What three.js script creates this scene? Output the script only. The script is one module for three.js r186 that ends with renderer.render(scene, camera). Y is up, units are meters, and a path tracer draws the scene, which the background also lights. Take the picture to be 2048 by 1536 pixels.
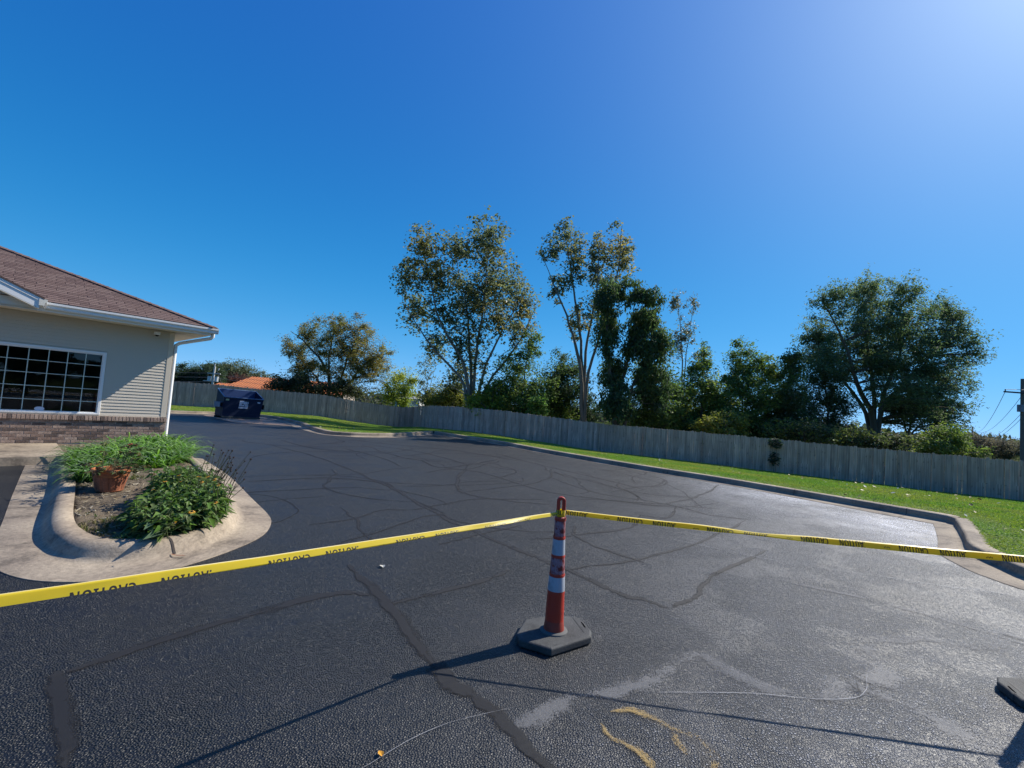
import * as THREE from 'three';

// ------------------------------------------------------------------ camera, sky, sun, exposure
const scene = new THREE.Scene();
const camera = new THREE.PerspectiveCamera(79.71, 4 / 3, 0.05, 6000);
camera.position.set(0, 1.62, 0);
camera.rotation.order = 'YXZ';
camera.rotation.set(THREE.MathUtils.degToRad(3.2), 0, THREE.MathUtils.degToRad(4.2));
const renderer = new THREE.WebGLRenderer({ antialias: true });
renderer.setSize(1024, 768);
renderer.toneMapping = THREE.LinearToneMapping;
renderer.toneMappingExposure = 1.3;
renderer.shadowMap.enabled = true;
const SUN = new THREE.Vector3(0.6435, 0.656, -0.3943).normalize();
{
  const W = 1024, H = 512, px = new Float32Array(W * H * 4);
  const base = [0.003, 0.04, 0.34], low = [0.34, 0.13, 0.02], mid = [0.025, 0.48, 0.64], glow = [1.0, 0.92, 0.5], wide = [0.045, 0.235, 0.56];
  for (let r = 0; r < H; r++) {
    const el = ((r + 0.5) / H - 0.5) * Math.PI, y = Math.sin(el), up = Math.max(y, 0);
    for (let c = 0; c < W; c++) {
      const az = ((c + 0.5) / W - 0.5) * 2 * Math.PI, x = Math.cos(el) * Math.cos(az), z = Math.cos(el) * Math.sin(az);
      const ga = Math.acos(Math.min(1, Math.max(-1, x * SUN.x + y * SUN.y + z * SUN.z))) * 180 / Math.PI, o = (r * W + c) * 4;
      for (let k = 0; k < 3; k++) {
        let v = base[k] + low[k] * Math.exp(-up / 0.08) + mid[k] * Math.exp(-up / 0.3) + glow[k] * Math.exp(-ga / 12) + wide[k] * Math.exp(-ga / 40);
        if (y < 0) v *= Math.exp(y * 6) * 0.8 + 0.2;
        px[o + k] = v / 1.3;
      }
      px[o + 3] = 1;
    }
  }
  const sky = new THREE.DataTexture(px, W, H, THREE.RGBAFormat, THREE.FloatType);
  sky.mapping = THREE.EquirectangularReflectionMapping; sky.magFilter = THREE.LinearFilter; sky.minFilter = THREE.LinearFilter; sky.needsUpdate = true;
  scene.background = sky; scene.environment = sky;
}
const sun = new THREE.DirectionalLight(new THREE.Color(1, 0.94, 0.84), 5);
sun.target.position.set(0, 0, -15); sun.position.copy(SUN).multiplyScalar(80).add(sun.target.position);
sun.castShadow = true; sun.shadow.radius = 1; sun.shadow.mapSize.set(4096, 4096);
Object.assign(sun.shadow.camera, { left: -50, right: 50, top: 50, bottom: -50, near: 1, far: 200 });
scene.add(sun, sun.target);

// ------------------------------------------------------------------ helpers
const V = (x, y, z) => new THREE.Vector3(x, y, z);
function rng(a) { return () => { a |= 0; a = a + 0x6D2B79F5 | 0; let t = Math.imul(a ^ a >>> 15, 1 | a); t = t + Math.imul(t ^ t >>> 7, 61 | t) ^ t; return ((t ^ t >>> 14) >>> 0) / 4294967296; }; }
const R0 = rng(7);
function hash(x, y, z) { let h = Math.imul(x, 374761393) + Math.imul(y, 668265263) + Math.imul(z, 2147483647 ^ 91); h = Math.imul(h ^ h >>> 13, 1274126177); return ((h ^ h >>> 16) >>> 0) / 4294967296; }
const sm = (t) => t * t * (3 - 2 * t), lerp = (a, b, t) => a + (b - a) * t, clamp = (v, a, b) => Math.min(b, Math.max(a, v));
function vn(x, y, z = 0) {
  const X = Math.floor(x), Y = Math.floor(y), Z = Math.floor(z), a = sm(x - X), b = sm(y - Y), c = sm(z - Z), h = (i, j, k) => hash(X + i, Y + j, Z + k);
  return lerp(lerp(lerp(h(0, 0, 0), h(1, 0, 0), a), lerp(h(0, 1, 0), h(1, 1, 0), a), b), lerp(lerp(h(0, 0, 1), h(1, 0, 1), a), lerp(h(0, 1, 1), h(1, 1, 1), a), b), c);
}
const fbm = (x, y, z = 0, n = 4) => { let s = 0, a = 0.5, t = 0; for (let i = 0; i < n; i++) { s += a * vn(x, y, z); t += a; x = x * 2.03 + 17; y = y * 2.03 + 5; z = z * 2.03; a *= 0.5; } return s / t; };
// tiling value noise: period p cells
function tn(x, y, p, s) { const X = Math.floor(x), Y = Math.floor(y), a = sm(x - X), b = sm(y - Y), w = (i) => ((i % p) + p) % p, h = (i, j) => hash(w(X + i), w(Y + j), s); return lerp(lerp(h(0, 0), h(1, 0), a), lerp(h(0, 1), h(1, 1), a), b); }
const tfbm = (u, v, p, s, n = 4) => { let r = 0, a = 0.5, t = 0; for (let i = 0; i < n; i++) { r += a * tn(u * p, v * p, p, s + i); t += a; p *= 2; a *= 0.5; } return r / t; };
function dataTex(w, h, fn, srgb) {
  const d = new Uint8Array(w * h * 4);
  for (let y = 0; y < h; y++) for (let x = 0; x < w; x++) { const c = fn((x + 0.5) / w, (y + 0.5) / h), o = (y * w + x) * 4, m = Array.isArray(c); d[o] = clamp((m ? c[0] : c) * 255, 0, 255); d[o + 1] = clamp((m ? c[1] : c) * 255, 0, 255); d[o + 2] = clamp((m ? c[2] : c) * 255, 0, 255); d[o + 3] = 255; }
  const t = new THREE.DataTexture(d, w, h, THREE.RGBAFormat, THREE.UnsignedByteType);
  t.wrapS = t.wrapT = THREE.RepeatWrapping; t.magFilter = THREE.LinearFilter; t.minFilter = THREE.LinearMipmapLinearFilter; t.generateMipmaps = true; t.needsUpdate = true;
  if (srgb) t.colorSpace = THREE.SRGBColorSpace;
  return t;
}
const rep = (t, sx, sy = sx) => { const c = t.clone(); c.repeat.set(sx, sy); c.needsUpdate = true; return c; };
const col = (r, g, b) => new THREE.Color().setRGB(r, g, b);
const std = (o) => new THREE.MeshStandardMaterial(o), phys = (o) => new THREE.MeshPhysicalMaterial(o);

class MB {
  constructor() { this.p = []; this.u = []; this.n = []; this.i = []; }
  quad(a, b, c, d, uv) {
    const o = this.p.length / 3, n = new THREE.Vector3().subVectors(b, a).cross(new THREE.Vector3().subVectors(c, a)).normalize();
    const w = a.distanceTo(b), h = a.distanceTo(d), U = uv || [0, 0, w, 0, w, h, 0, h];
    for (const q of [a, b, c, d]) { this.p.push(q.x, q.y, q.z); this.n.push(n.x, n.y, n.z); }
    this.u.push(...U); this.i.push(o, o + 1, o + 2, o, o + 2, o + 3); return this;
  }
  tri(a, b, c) {
    const o = this.p.length / 3, n = new THREE.Vector3().subVectors(b, a).cross(new THREE.Vector3().subVectors(c, a)).normalize();
    for (const q of [a, b, c]) { this.p.push(q.x, q.y, q.z); this.n.push(n.x, n.y, n.z); }
    const w = a.distanceTo(b); this.u.push(0, 0, w, 0, w / 2, a.distanceTo(c)); this.i.push(o, o + 1, o + 2); return this;
  }
  hexa(c) { // 8 corners: bottom 0..3 (ccw from above), top 4..7
    this.quad(c[3], c[2], c[1], c[0]); this.quad(c[4], c[5], c[6], c[7]);
    for (let k = 0; k < 4; k++) { const j = (k + 1) % 4; this.quad(c[k], c[j], c[j + 4], c[k + 4]); } return this;
  }
  box(x0, y0, z0, x1, y1, z1) { return this.hexa([V(x0, y0, z1), V(x1, y0, z1), V(x1, y0, z0), V(x0, y0, z0), V(x0, y1, z1), V(x1, y1, z1), V(x1, y1, z0), V(x0, y1, z0)]); }
  // box with chamfered front (z1) edges
  cbox(x0, y0, z0, x1, y1, z1, c) {
    const f = [V(x0 + c, y0 + c, z1), V(x1 - c, y0 + c, z1), V(x1 - c, y1 - c, z1), V(x0 + c, y1 - c, z1)], m = [V(x0, y0, z1 - c), V(x1, y0, z1 - c), V(x1, y1, z1 - c), V(x0, y1, z1 - c)], b = [V(x0, y0, z0), V(x1, y0, z0), V(x1, y1, z0), V(x0, y1, z0)];
    this.quad(...f);
    for (let k = 0; k < 4; k++) { const j = (k + 1) % 4; this.quad(m[k], m[j], f[j], f[k]); this.quad(b[k], b[j], m[j], m[k]); } return this;
  }
  tube(pts, rad, seg = 5, cap = true) {
    const n = pts.length, o0 = this.p.length / 3; let L = 0, px = V(0, 0, 0);
    for (let k = 0; k < n; k++) {
      const t = new THREE.Vector3().subVectors(pts[Math.min(n - 1, k + 1)], pts[Math.max(0, k - 1)]).normalize(), r = typeof rad === 'number' ? rad : rad[k];
      if (!k) { px = Math.abs(t.y) < 0.9 ? V(0, 1, 0).cross(t).normalize() : V(1, 0, 0).cross(t).normalize(); } else { px = px.clone().sub(t.clone().multiplyScalar(px.dot(t))).normalize(); L += pts[k].distanceTo(pts[k - 1]); }
      const py = t.clone().cross(px);
      for (let s = 0; s <= seg; s++) { const a = s / seg * Math.PI * 2, d = px.clone().multiplyScalar(Math.cos(a)).addScaledVector(py, Math.sin(a)); this.p.push(pts[k].x + d.x * r, pts[k].y + d.y * r, pts[k].z + d.z * r); this.n.push(d.x, d.y, d.z); this.u.push(s / seg * Math.max(0.1, r * 6), L); }
    }
    for (let k = 0; k < n - 1; k++) for (let s = 0; s < seg; s++) { const a = o0 + k * (seg + 1) + s, b = a + seg + 1; this.i.push(a, a + 1, b, a + 1, b + 1, b); }
    if (cap) for (const k of [0, n - 1]) { const c = this.p.length / 3, q = pts[k], t = new THREE.Vector3().subVectors(k ? pts[n - 1] : pts[0], k ? pts[n - 2] : pts[1]).normalize(); this.p.push(q.x, q.y, q.z); this.n.push(t.x, t.y, t.z); this.u.push(0, 0); for (let s = 0; s <= seg; s++) { const a = (o0 + k * (seg + 1) + s); this.p.push(this.p[a * 3], this.p[a * 3 + 1], this.p[a * 3 + 2]); this.n.push(t.x, t.y, t.z); this.u.push(0, 0); } for (let s = 0; s < seg; s++) k ? this.i.push(c, c + 1 + s, c + 2 + s) : this.i.push(c, c + 2 + s, c + 1 + s); }
    return this;
  }
  geo() {
    const g = new THREE.BufferGeometry();
    g.setAttribute('position', new THREE.Float32BufferAttribute(this.p, 3)); g.setAttribute('normal', new THREE.Float32BufferAttribute(this.n, 3)); g.setAttribute('uv', new THREE.Float32BufferAttribute(this.u, 2)); g.setIndex(this.i); return g;
  }
}
const used = {};
function numbered(name) { const k = used[name] = (used[name] ?? -1) + 1; return k ? name + '_' + String(k).padStart(3, '0') : name; }
function shade(o) { o.castShadow = true; o.receiveShadow = true; return o; }
function part(name, geo, m, parent, extra) { const o = shade(new THREE.Mesh(geo.geo ? geo.geo() : geo, m)); o.name = name; if (extra) Object.assign(o.userData, extra); parent.add(o); return o; }
function thing(name, label, category, group) { const o = new THREE.Group(); o.name = numbered(name); o.userData = { label, category }; if (group) o.userData.group = group; scene.add(o); return o; }
function struct(name, geo, m) { const o = shade(new THREE.Mesh(geo.geo ? geo.geo() : geo, m)); o.name = numbered(name); o.userData.kind = 'structure'; scene.add(o); return o; }
function tag(o, label, category, group, kind) { o.userData.label = label; o.userData.category = category; if (group) o.userData.group = group; if (kind) o.userData.kind = kind; return o; }
function instanced(name, geo, m, list, parent) { // list of {m: Matrix4, c: Color}
  const o = new THREE.InstancedMesh(geo, m, list.length); o.name = name; shade(o); o.userData.kind = 'stuff';
  list.forEach((e, k) => { o.setMatrixAt(k, e.m); if (e.c) o.setColorAt(k, e.c); }); parent.add(o); return o;
}
const M4 = (p, q, s) => new THREE.Matrix4().compose(p, q, s);
const curve2 = (pts, y = 0) => new THREE.CatmullRomCurve3(pts.map(([x, z]) => V(x, y, z)), false, 'centripetal');
// Catmull-Rom on the index, so that two polylines of equal length stay matched
function atIndex(pts, s) {
  const n = pts.length, k = clamp(Math.floor(s), 0, n - 2), f = s - k, P = (i) => pts[clamp(i, 0, n - 1)], r = [];
  for (let c = 0; c < pts[0].length; c++) { const a = P(k - 1)[c], b = P(k)[c], d = P(k + 1)[c], e = P(k + 2)[c]; r.push(0.5 * (2 * b + (d - a) * f + (2 * a - 5 * b + 4 * d - e) * f * f + (3 * b - a - 3 * d + e) * f * f * f)); }
  return r;
}
function linIndex(pts, s) { const n = pts.length, k = clamp(Math.floor(s), 0, n - 2), f = s - k; return pts[k].map((v, c) => lerp(v, pts[k + 1][c], f)); }

// ------------------------------------------------------------------ shared textures
const aggregate = (() => { // rough sealed asphalt, 3 m a side: height of stones in r
  const S = 2048, N = 230, d = new Float32Array(S * S), pts = [];
  for (let j = 0; j < N; j++) for (let i = 0; i < N; i++) pts.push([(i + hash(i, j, 3)) / N, (j + hash(i, j, 4)) / N, hash(i, j, 5)]);
  for (let y = 0; y < S; y++) for (let x = 0; x < S; x++) {
    const u = (x + 0.5) / S, v = (y + 0.5) / S, ci = Math.floor(u * N), cj = Math.floor(v * N); let best = 9, second = 9, h = 0;
    for (let b = -1; b <= 1; b++) for (let a = -1; a <= 1; a++) {
      const I = (ci + a + N) % N, J = (cj + b + N) % N, q = pts[J * N + I]; let du = Math.abs(q[0] - u), dv = Math.abs(q[1] - v); if (du > 0.5) du = 1 - du; if (dv > 0.5) dv = 1 - dv;
      const r = Math.hypot(du, dv) * N; if (r < best) { second = best; best = r; h = q[2]; } else if (r < second) second = r;
    }
    const fill = clamp((tfbm(u, v, 5, 14, 3) - 0.36) * 5, 0.5, 1); d[y * S + x] = clamp((second - best) * 1.5, 0, 1) * (0.2 + 0.8 * h * h * 1.3) * 0.9 * fill + (1 - fill) * 0.16 + (hash(x, y, 6) - 0.5) * 0.05;
  }
  const at = (u, v) => d[Math.floor(v * S) * S + Math.floor(u * S)];
  return {
    bump: dataTex(S, S, (u, v) => at(u, v)),
    color: dataTex(1024, 1024, (u, v) => { const h = at(u, v), n = tfbm(u, v, 24, 9, 3); return clamp(0.05 + h * 0.45 + Math.pow(Math.min(1, h * 1.25), 3) * 2.2 + (n - 0.5) * 0.16, 0.02, 1); }),  // sun sparkle painted in as pale stone tops, gaps darkened
  };
})();
const fineNoise = dataTex(512, 512, (u, v) => clamp(tfbm(u, v, 32, 21, 4) * 0.8 + (hash(Math.floor(u * 512), Math.floor(v * 512), 2) - 0.5) * 0.5 + 0.1, 0, 1));
const concreteColor = dataTex(1024, 1024, (u, v) => { const a = tfbm(u, v, 4, 31, 5), b = tfbm(u, v, 64, 37, 3), s = hash(Math.floor(u * 1024), Math.floor(v * 1024), 8); let k = 0.62 + (a - 0.5) * 0.62 + (b - 0.5) * 0.4 + (s - 0.5) * 0.16; if (s > 0.99) k -= 0.3; if (s < 0.006) k += 0.2; k -= Math.max(0, tfbm(u, v, 7, 131, 3) - 0.6) * 0.9; return [k, k * (0.985 + (a - 0.5) * 0.04), k * 0.97]; });
const woodColor = dataTex(512, 1024, (u, v) => { // boards run along v
  const w = tn(u * 24, v * 2, 24, 3) * 0.5 + tn(u * 96, v * 4, 96, 5) * 0.5, st = tfbm(u, v, 3, 44, 3), kn = tn(u * 7, v * 11, 77, 6); let k = 0.48 + (w - 0.5) * 0.42 + (st - 0.5) * 0.4; if (kn > 0.9) k *= 0.6; return [k, k * 1.0, k * 1.02];
});
const barkBump = dataTex(256, 256, (u, v) => tn(u * 16, v * 5, 80, 2) * 0.6 + tn(u * 40, v * 12, 240, 3) * 0.4);
const edgeAlpha = dataTex(1024, 128, (u, v) => { const e = Math.min(v, 1 - v) * 2, n = tfbm(u, v * 0.125, 16, 51, 4); return clamp((e * 1.5 - 0.1 - (n - 0.42) * 2.0) * 1.5, 0, 1) * 0.92; });
const speckAlpha = dataTex(1024, 128, (u, v) => { const e = Math.min(v, 1 - v) * 2, n = tfbm(u, v * 0.125, 12, 91, 4), f = hash(Math.floor(u * 400), Math.floor(v * 40), 4); return f < e * 0.85 - 0.08 - (n - 0.36) * 2.6 ? 0.75 : 0.03; });
const bandAlpha = dataTex(1024, 128, (u, v) => { const e = Math.min(v, 1 - v) * 2, n = tfbm(u, v * 0.125, 14, 93, 4), f = hash(Math.floor(u * 400), Math.floor(v * 40), 5); return f < e * 1.5 - 0.2 - (n - 0.4) * 2.6 ? 0.6 : 0.03; });
const patchyAlpha = dataTex(1024, 128, (u, v) => { const e = Math.min(v, 1 - v) * 2, n = tfbm(u, v * 0.125, 16, 61, 4), f = hash(Math.floor(u * 512), Math.floor(v * 48), 4); return clamp((e * 1.6 - 0.1 - (n - 0.35) * 1.6 - f * 0.7) * 1.3, 0, 1); });

// ------------------------------------------------------------------ materials
const M = {
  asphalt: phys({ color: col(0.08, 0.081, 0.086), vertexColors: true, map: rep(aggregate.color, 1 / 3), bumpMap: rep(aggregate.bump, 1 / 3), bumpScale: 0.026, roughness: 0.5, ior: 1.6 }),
  sealant: std({ color: col(0.009, 0.009, 0.0105), roughness: 0.72, bumpMap: rep(fineNoise, 4), bumpScale: 0.0015, alphaMap: edgeAlpha, transparent: true }),
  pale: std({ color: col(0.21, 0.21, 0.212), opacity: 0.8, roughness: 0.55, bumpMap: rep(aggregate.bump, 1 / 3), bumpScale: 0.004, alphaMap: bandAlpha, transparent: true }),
  ochre: std({ color: col(0.38, 0.26, 0.09), roughness: 0.85, alphaMap: speckAlpha, transparent: true }),
  concrete: std({ color: col(0.50, 0.41, 0.305), map: rep(concreteColor, 0.6), bumpMap: rep(fineNoise, 2), bumpScale: 0.003, roughness: 0.85 }),
  pad: std({ color: col(0.6, 0.42, 0.30), map: rep(concreteColor, 0.5), roughness: 0.85 }),
  dirtJoint: std({ color: col(0.05, 0.04, 0.035), roughness: 0.95 }),
  rust: std({ color: col(0.25, 0.10, 0.05), roughness: 0.95, alphaMap: patchyAlpha, transparent: true }),
  ground: phys({ color: col(0.04, 0.055, 0.02), roughness: 1, specularIntensity: 0 }),
  lawn: std({ color: col(0.2, 0.27, 0.035), map: rep(fineNoise, 1.3), roughness: 0.95, bumpMap: rep(fineNoise, 3), bumpScale: 0.02 }),
  grass: phys({ color: 0xffffff, roughness: 0.96, transmission: 0.4, thickness: 0, side: THREE.DoubleSide }),
  soil: std({ color: col(0.42, 0.33, 0.22), map: rep(concreteColor, 1.3), bumpMap: rep(fineNoise, 3), bumpScale: 0.03, roughness: 0.98 }),
  white: std({ color: col(0.78, 0.78, 0.77), roughness: 0.45 }),
  trimBeige: std({ color: col(0.62, 0.54, 0.43), roughness: 0.6 }),
  siding: std({ color: col(0.55, 0.49, 0.405), roughness: 0.62, bumpMap: rep(fineNoise, 1.5, 12), bumpScale: 0.0008 }),
  soffit: std({ color: col(0.70, 0.65, 0.56), roughness: 0.6 }),
  mortar: std({ color: col(0.46, 0.40, 0.34), roughness: 0.95, bumpMap: rep(fineNoise, 3), bumpScale: 0.003 }),
  dark: std({ color: col(0.02, 0.02, 0.022), roughness: 0.7 }),
  room: std({ color: col(0.10, 0.10, 0.09), roughness: 0.9 }),
  glass: phys({ color: col(0.75, 0.85, 0.82), roughness: 0.02, transmission: 1, thickness: 0, ior: 1.5 }),
  bark: std({ color: col(0.10, 0.088, 0.072), roughness: 0.9, bumpMap: rep(barkBump, 2), bumpScale: 0.02 }),
  paleBark: std({ color: col(0.20, 0.18, 0.15), roughness: 0.9, bumpMap: rep(barkBump, 2), bumpScale: 0.015 }),
};
const brickM = [[0.21, 0.15, 0.12], [0.25, 0.185, 0.15], [0.18, 0.125, 0.10], [0.09, 0.065, 0.055], [0.28, 0.215, 0.175]].map((c) => std({ color: col(...c), roughness: 0.9, map: rep(concreteColor, 3), bumpMap: rep(fineNoise, 5), bumpScale: 0.004 }));
brickM.forEach((m) => m.color.multiplyScalar(2.3));
const shingleM = [[0.20, 0.125, 0.105], [0.225, 0.145, 0.125], [0.17, 0.105, 0.09], [0.24, 0.16, 0.135]].map((c) => std({ color: col(...c).multiplyScalar(1.25), roughness: 0.92, map: rep(fineNoise, 4), bumpMap: rep(fineNoise, 6), bumpScale: 0.003 }));
const picketM = [0.8, 0.9, 1, 1.1, 1.2].map((k, i) => std({ color: col(0.92, 0.68, 0.55).multiplyScalar(k), roughness: 0.88, map: (() => { const t = rep(woodColor, 1.3, 0.45); t.offset.set(i * 0.23, i * 0.37); return t; })(), bumpMap: rep(woodColor, 1.3, 0.45), bumpScale: 0.004 }));

// ------------------------------------------------------------------ the setting: kerbs, lot, lawn
const LB = [[-27, -18], [-19.5, -26.3], [-18.2, -28.2], [-16.6, -29.0], [-14.7, -28.6], [-11.5, -25], [-9.5, -22], [-7.9, -19.9], [-7.1, -19.6], [-6.3, -19.9], [-5.5, -20.7], [-4.9, -22], [-4.05, -25.1]];
const LO = [[-26.8, -17.7], [-19.2, -26.1], [-18, -27.9], [-16.6, -28.6], [-14.9, -28.2], [-11.9, -24.6], [-9.8, -21.7], [-8.0, -19.6], [-7.1, -19.25], [-6.1, -19.6], [-5.2, -20.5], [-4.6, -21.9], [-3.8, -24.8]];
const RB = [[-4.03, -25.12], [-0.75, -21.6], [1.65, -18.2], [4.35, -14.85], [6.2, -12.9], [8.6, -9.75], [8.86, -9.25], [8.6, -8.85], [7.7, -7.8], [6.93, -6.92], [6.6, -6.2], [6.45, -5.6], [6.7, -4.8], [7.6, -3.9], [10, -2.6], [16, -0.5]];
const RO = [[-4.2, -24.98], [-0.9, -21.47], [1.5, -18.07], [4.2, -14.72], [6.0, -12.75], [8.2, -9.4], [8.4, -9.15], [8.2, -8.85], [7.2, -7.7], [6.4, -6.82], [6.12, -6.3], [5.97, -5.75], [6.1, -5.1], [7.1, -3.95], [9.6, -2.5], [15.8, -0.2]];
const IB = [[-8.41, -8.67], [-6.3, -6.5], [-4.99, -5.09], [-4.5, -4.6], [-4.2, -4.37], [-3.9, -4.2], [-3.6, -4.15], [-3.32, -4.22], [-3.1, -4.42], [-2.98, -4.75], [-3.0, -5.15], [-3.15, -5.6], [-3.42, -6.1], [-4.15, -7.05], [-5.6, -8.82], [-7.1, -10.5]];
const IO = [[-8.67, -8.43], [-6.6, -6.3], [-5.24, -4.92], [-4.72, -4.35], [-4.4, -4.08], [-4.02, -3.83], [-3.6, -3.72], [-3.2, -3.8], [-2.9, -4.08], [-2.72, -4.6], [-2.67, -5.2], [-2.82, -5.73], [-3.09, -6.18], [-3.8, -7.05], [-5.24, -8.8], [-6.86, -10.51]];
const PROFILE = [[0, 0.022], [0.025, 0.05], [0.05, 0.092], [0.075, 0.122], [0.105, 0.142], [0.14, 0.15], [0.245, 0.15], [0.25, 0.04]];
function inward(B, s) { const a = atIndex(B, Math.max(0, s - 0.03)), b = atIndex(B, Math.min(B.length - 1, s + 0.03)), tx = b[0] - a[0], tz = b[1] - a[1], l = Math.hypot(tx, tz); return [tz / l, -tx / l]; }
const STEEP = [[0, 0.02], [0.008, 0.06], [0.014, 0.105], [0.022, 0.128], [0.036, 0.142], [0.06, 0.15], [0.16, 0.15], [0.245, 0.15], [0.25, 0.04]];
function kerbGeo(B, O, per, PROFILE) {
  const n = (B.length - 1) * per, cols = PROFILE.length + 3, pos = [], uv = [], idx = []; let L = 0, prev = null;
  for (let k = 0; k <= n; k++) {
    const s = k / per, b = atIndex(B, s), o = atIndex(O, s), m = inward(B, s), w = Math.hypot(b[0] - o[0], b[1] - o[1]);
    if (prev) L += Math.hypot(b[0] - prev[0], b[1] - prev[1]); prev = b;
    const row = [[o[0], -0.03, o[1], 0], [o[0], 0.007, o[1], 0.01], [lerp(o[0], b[0], 0.85), 0.01, lerp(o[1], b[1], 0.85), w * 0.85]];
    for (const [d, y] of PROFILE) row.push([b[0] + m[0] * d, y, b[1] + m[1] * d, w + d + y]);
    for (const q of row) { pos.push(q[0], q[1], q[2]); uv.push(L, q[3]); }
  }
  for (let k = 0; k < n; k++) for (let c = 0; c < cols - 1; c++) { const a = k * cols + c, b = a + cols; idx.push(a, b, a + 1, a + 1, b, b + 1); }
  const g = new THREE.BufferGeometry(); g.setAttribute('position', new THREE.Float32BufferAttribute(pos, 3)); g.setAttribute('uv', new THREE.Float32BufferAttribute(uv, 2)); g.setIndex(idx); g.computeVertexNormals(); return g;
}
M.concrete.side = THREE.DoubleSide; M.kerb = M.concrete.clone(); M.kerb.color.multiplyScalar(0.8);
struct('kerb', kerbGeo(LB, LO, 10, STEEP), M.kerb);
struct('kerb', kerbGeo(RB, RO, 10, STEEP), M.kerb);
struct('kerb', kerbGeo(IB, IO, 12, PROFILE), M.concrete);

// the fence line: ground points
const F = [[-30, 0.3, -27.0], [-22.25, 0.27, -30.24], [-20.05, 0.29, -31.17], [-17.27, 0.18, -32.34], [-13.97, 0.12, -33.73], [-12.03, -0.12, -34.55], [-10.00, -0.31, -35.40], [-8.59, -0.41, -35.99], [-7.59, -0.31, -36.42], [-6.06, -0.12, -33.17], [-4.10, -0.04, -31.41], [-0.64, -0.05, -28.97], [5.15, -0.38, -26.22], [9.83, -0.40, -23.74], [15.51, -0.50, -20.95], [20.60, -0.53, -18.41], [28, -0.6, -14.6], [42, -0.6, -7.5]];
const lawnRows = [], LF = [0, 1, 1.8, 2.5, 3.1, 3.9, 4.8, 5.5, 6, 6.8, 7.6, 8.4, 9.3].map((v) => [v]), RF = [9.3, 11, 12, 13.3, 14, 15, 15.2, 15.5, 16, 16.3, 16.5, 16.6, 16.7, 16.9, 17, 17].map((v) => [v]);
for (const [B, T] of [[LB, LF], [RB, RF]]) for (let k = 0; k <= (B.length - 1) * 10; k++) {
  const s = k / 10, b = atIndex(B, s), m = inward(B, s), f = linIndex(F, linIndex(T, s)[0]);
  lawnRows.push([V(b[0] + m[0] * 0.235, 0.145, b[1] + m[1] * 0.235), V(f[0], f[1], f[2])]);
}
{
  const NC = 14, pos = [], uv = [], idx = [];
  for (const [a, b] of lawnRows) for (let c = 0; c <= NC; c++) {
    const t = c / NC, out = Math.max(0, t - 0.9) * 10; const p = a.clone().lerp(b, t * 1.04);
    p.y = lerp(a.y, b.y, sm(t) * 0.6 + t * 0.4) + (fbm(p.x * 0.8, p.z * 0.8) - 0.5) * 0.06 * Math.min(1, t * 8) - out * 0.0;
    pos.push(p.x, p.y, p.z); uv.push(p.x, p.z);
  }
  for (let k = 0; k < lawnRows.length - 1; k++) for (let c = 0; c < NC; c++) { const a = k * (NC + 1) + c, b = a + NC + 1; idx.push(a, b, a + 1, a + 1, b, b + 1); }
  const g = new THREE.BufferGeometry(); g.setAttribute('position', new THREE.Float32BufferAttribute(pos, 3)); g.setAttribute('uv', new THREE.Float32BufferAttribute(uv, 2)); g.setIndex(idx); g.computeVertexNormals();
  M.lawn.side = THREE.DoubleSide; struct('lawn', g, M.lawn);
  // verge beyond the fence, down to the field
  const vp = [], vu = [], vi = [];
  F.forEach((f, k) => { const q = F[Math.min(F.length - 1, k + 1)], p = F[Math.max(0, k - 1)], tx = q[0] - p[0], tz = q[2] - p[2], l = Math.hypot(tx, tz), nx = tz / l, nz = -tx / l; for (const [d, y] of [[-0.15, f[1] - 0.02], [2, f[1] - 0.2], [7, -0.7]]) { vp.push(f[0] + nx * d, y, f[2] + nz * d); vu.push(f[0], d); } });
  for (let k = 0; k < F.length - 1; k++) for (let c = 0; c < 2; c++) { const a = k * 3 + c, b = a + 3; vi.push(a, b, a + 1, a + 1, b, b + 1); }
  const vg = new THREE.BufferGeometry(); vg.setAttribute('position', new THREE.Float32BufferAttribute(vp, 3)); vg.setAttribute('uv', new THREE.Float32BufferAttribute(vu, 2)); vg.setIndex(vi); vg.computeVertexNormals();
  struct('verge', vg, M.lawn);
}
struct('ground', new THREE.CircleGeometry(4000, 64).rotateX(-Math.PI / 2).translate(0, -0.72, 0), M.ground);

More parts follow.
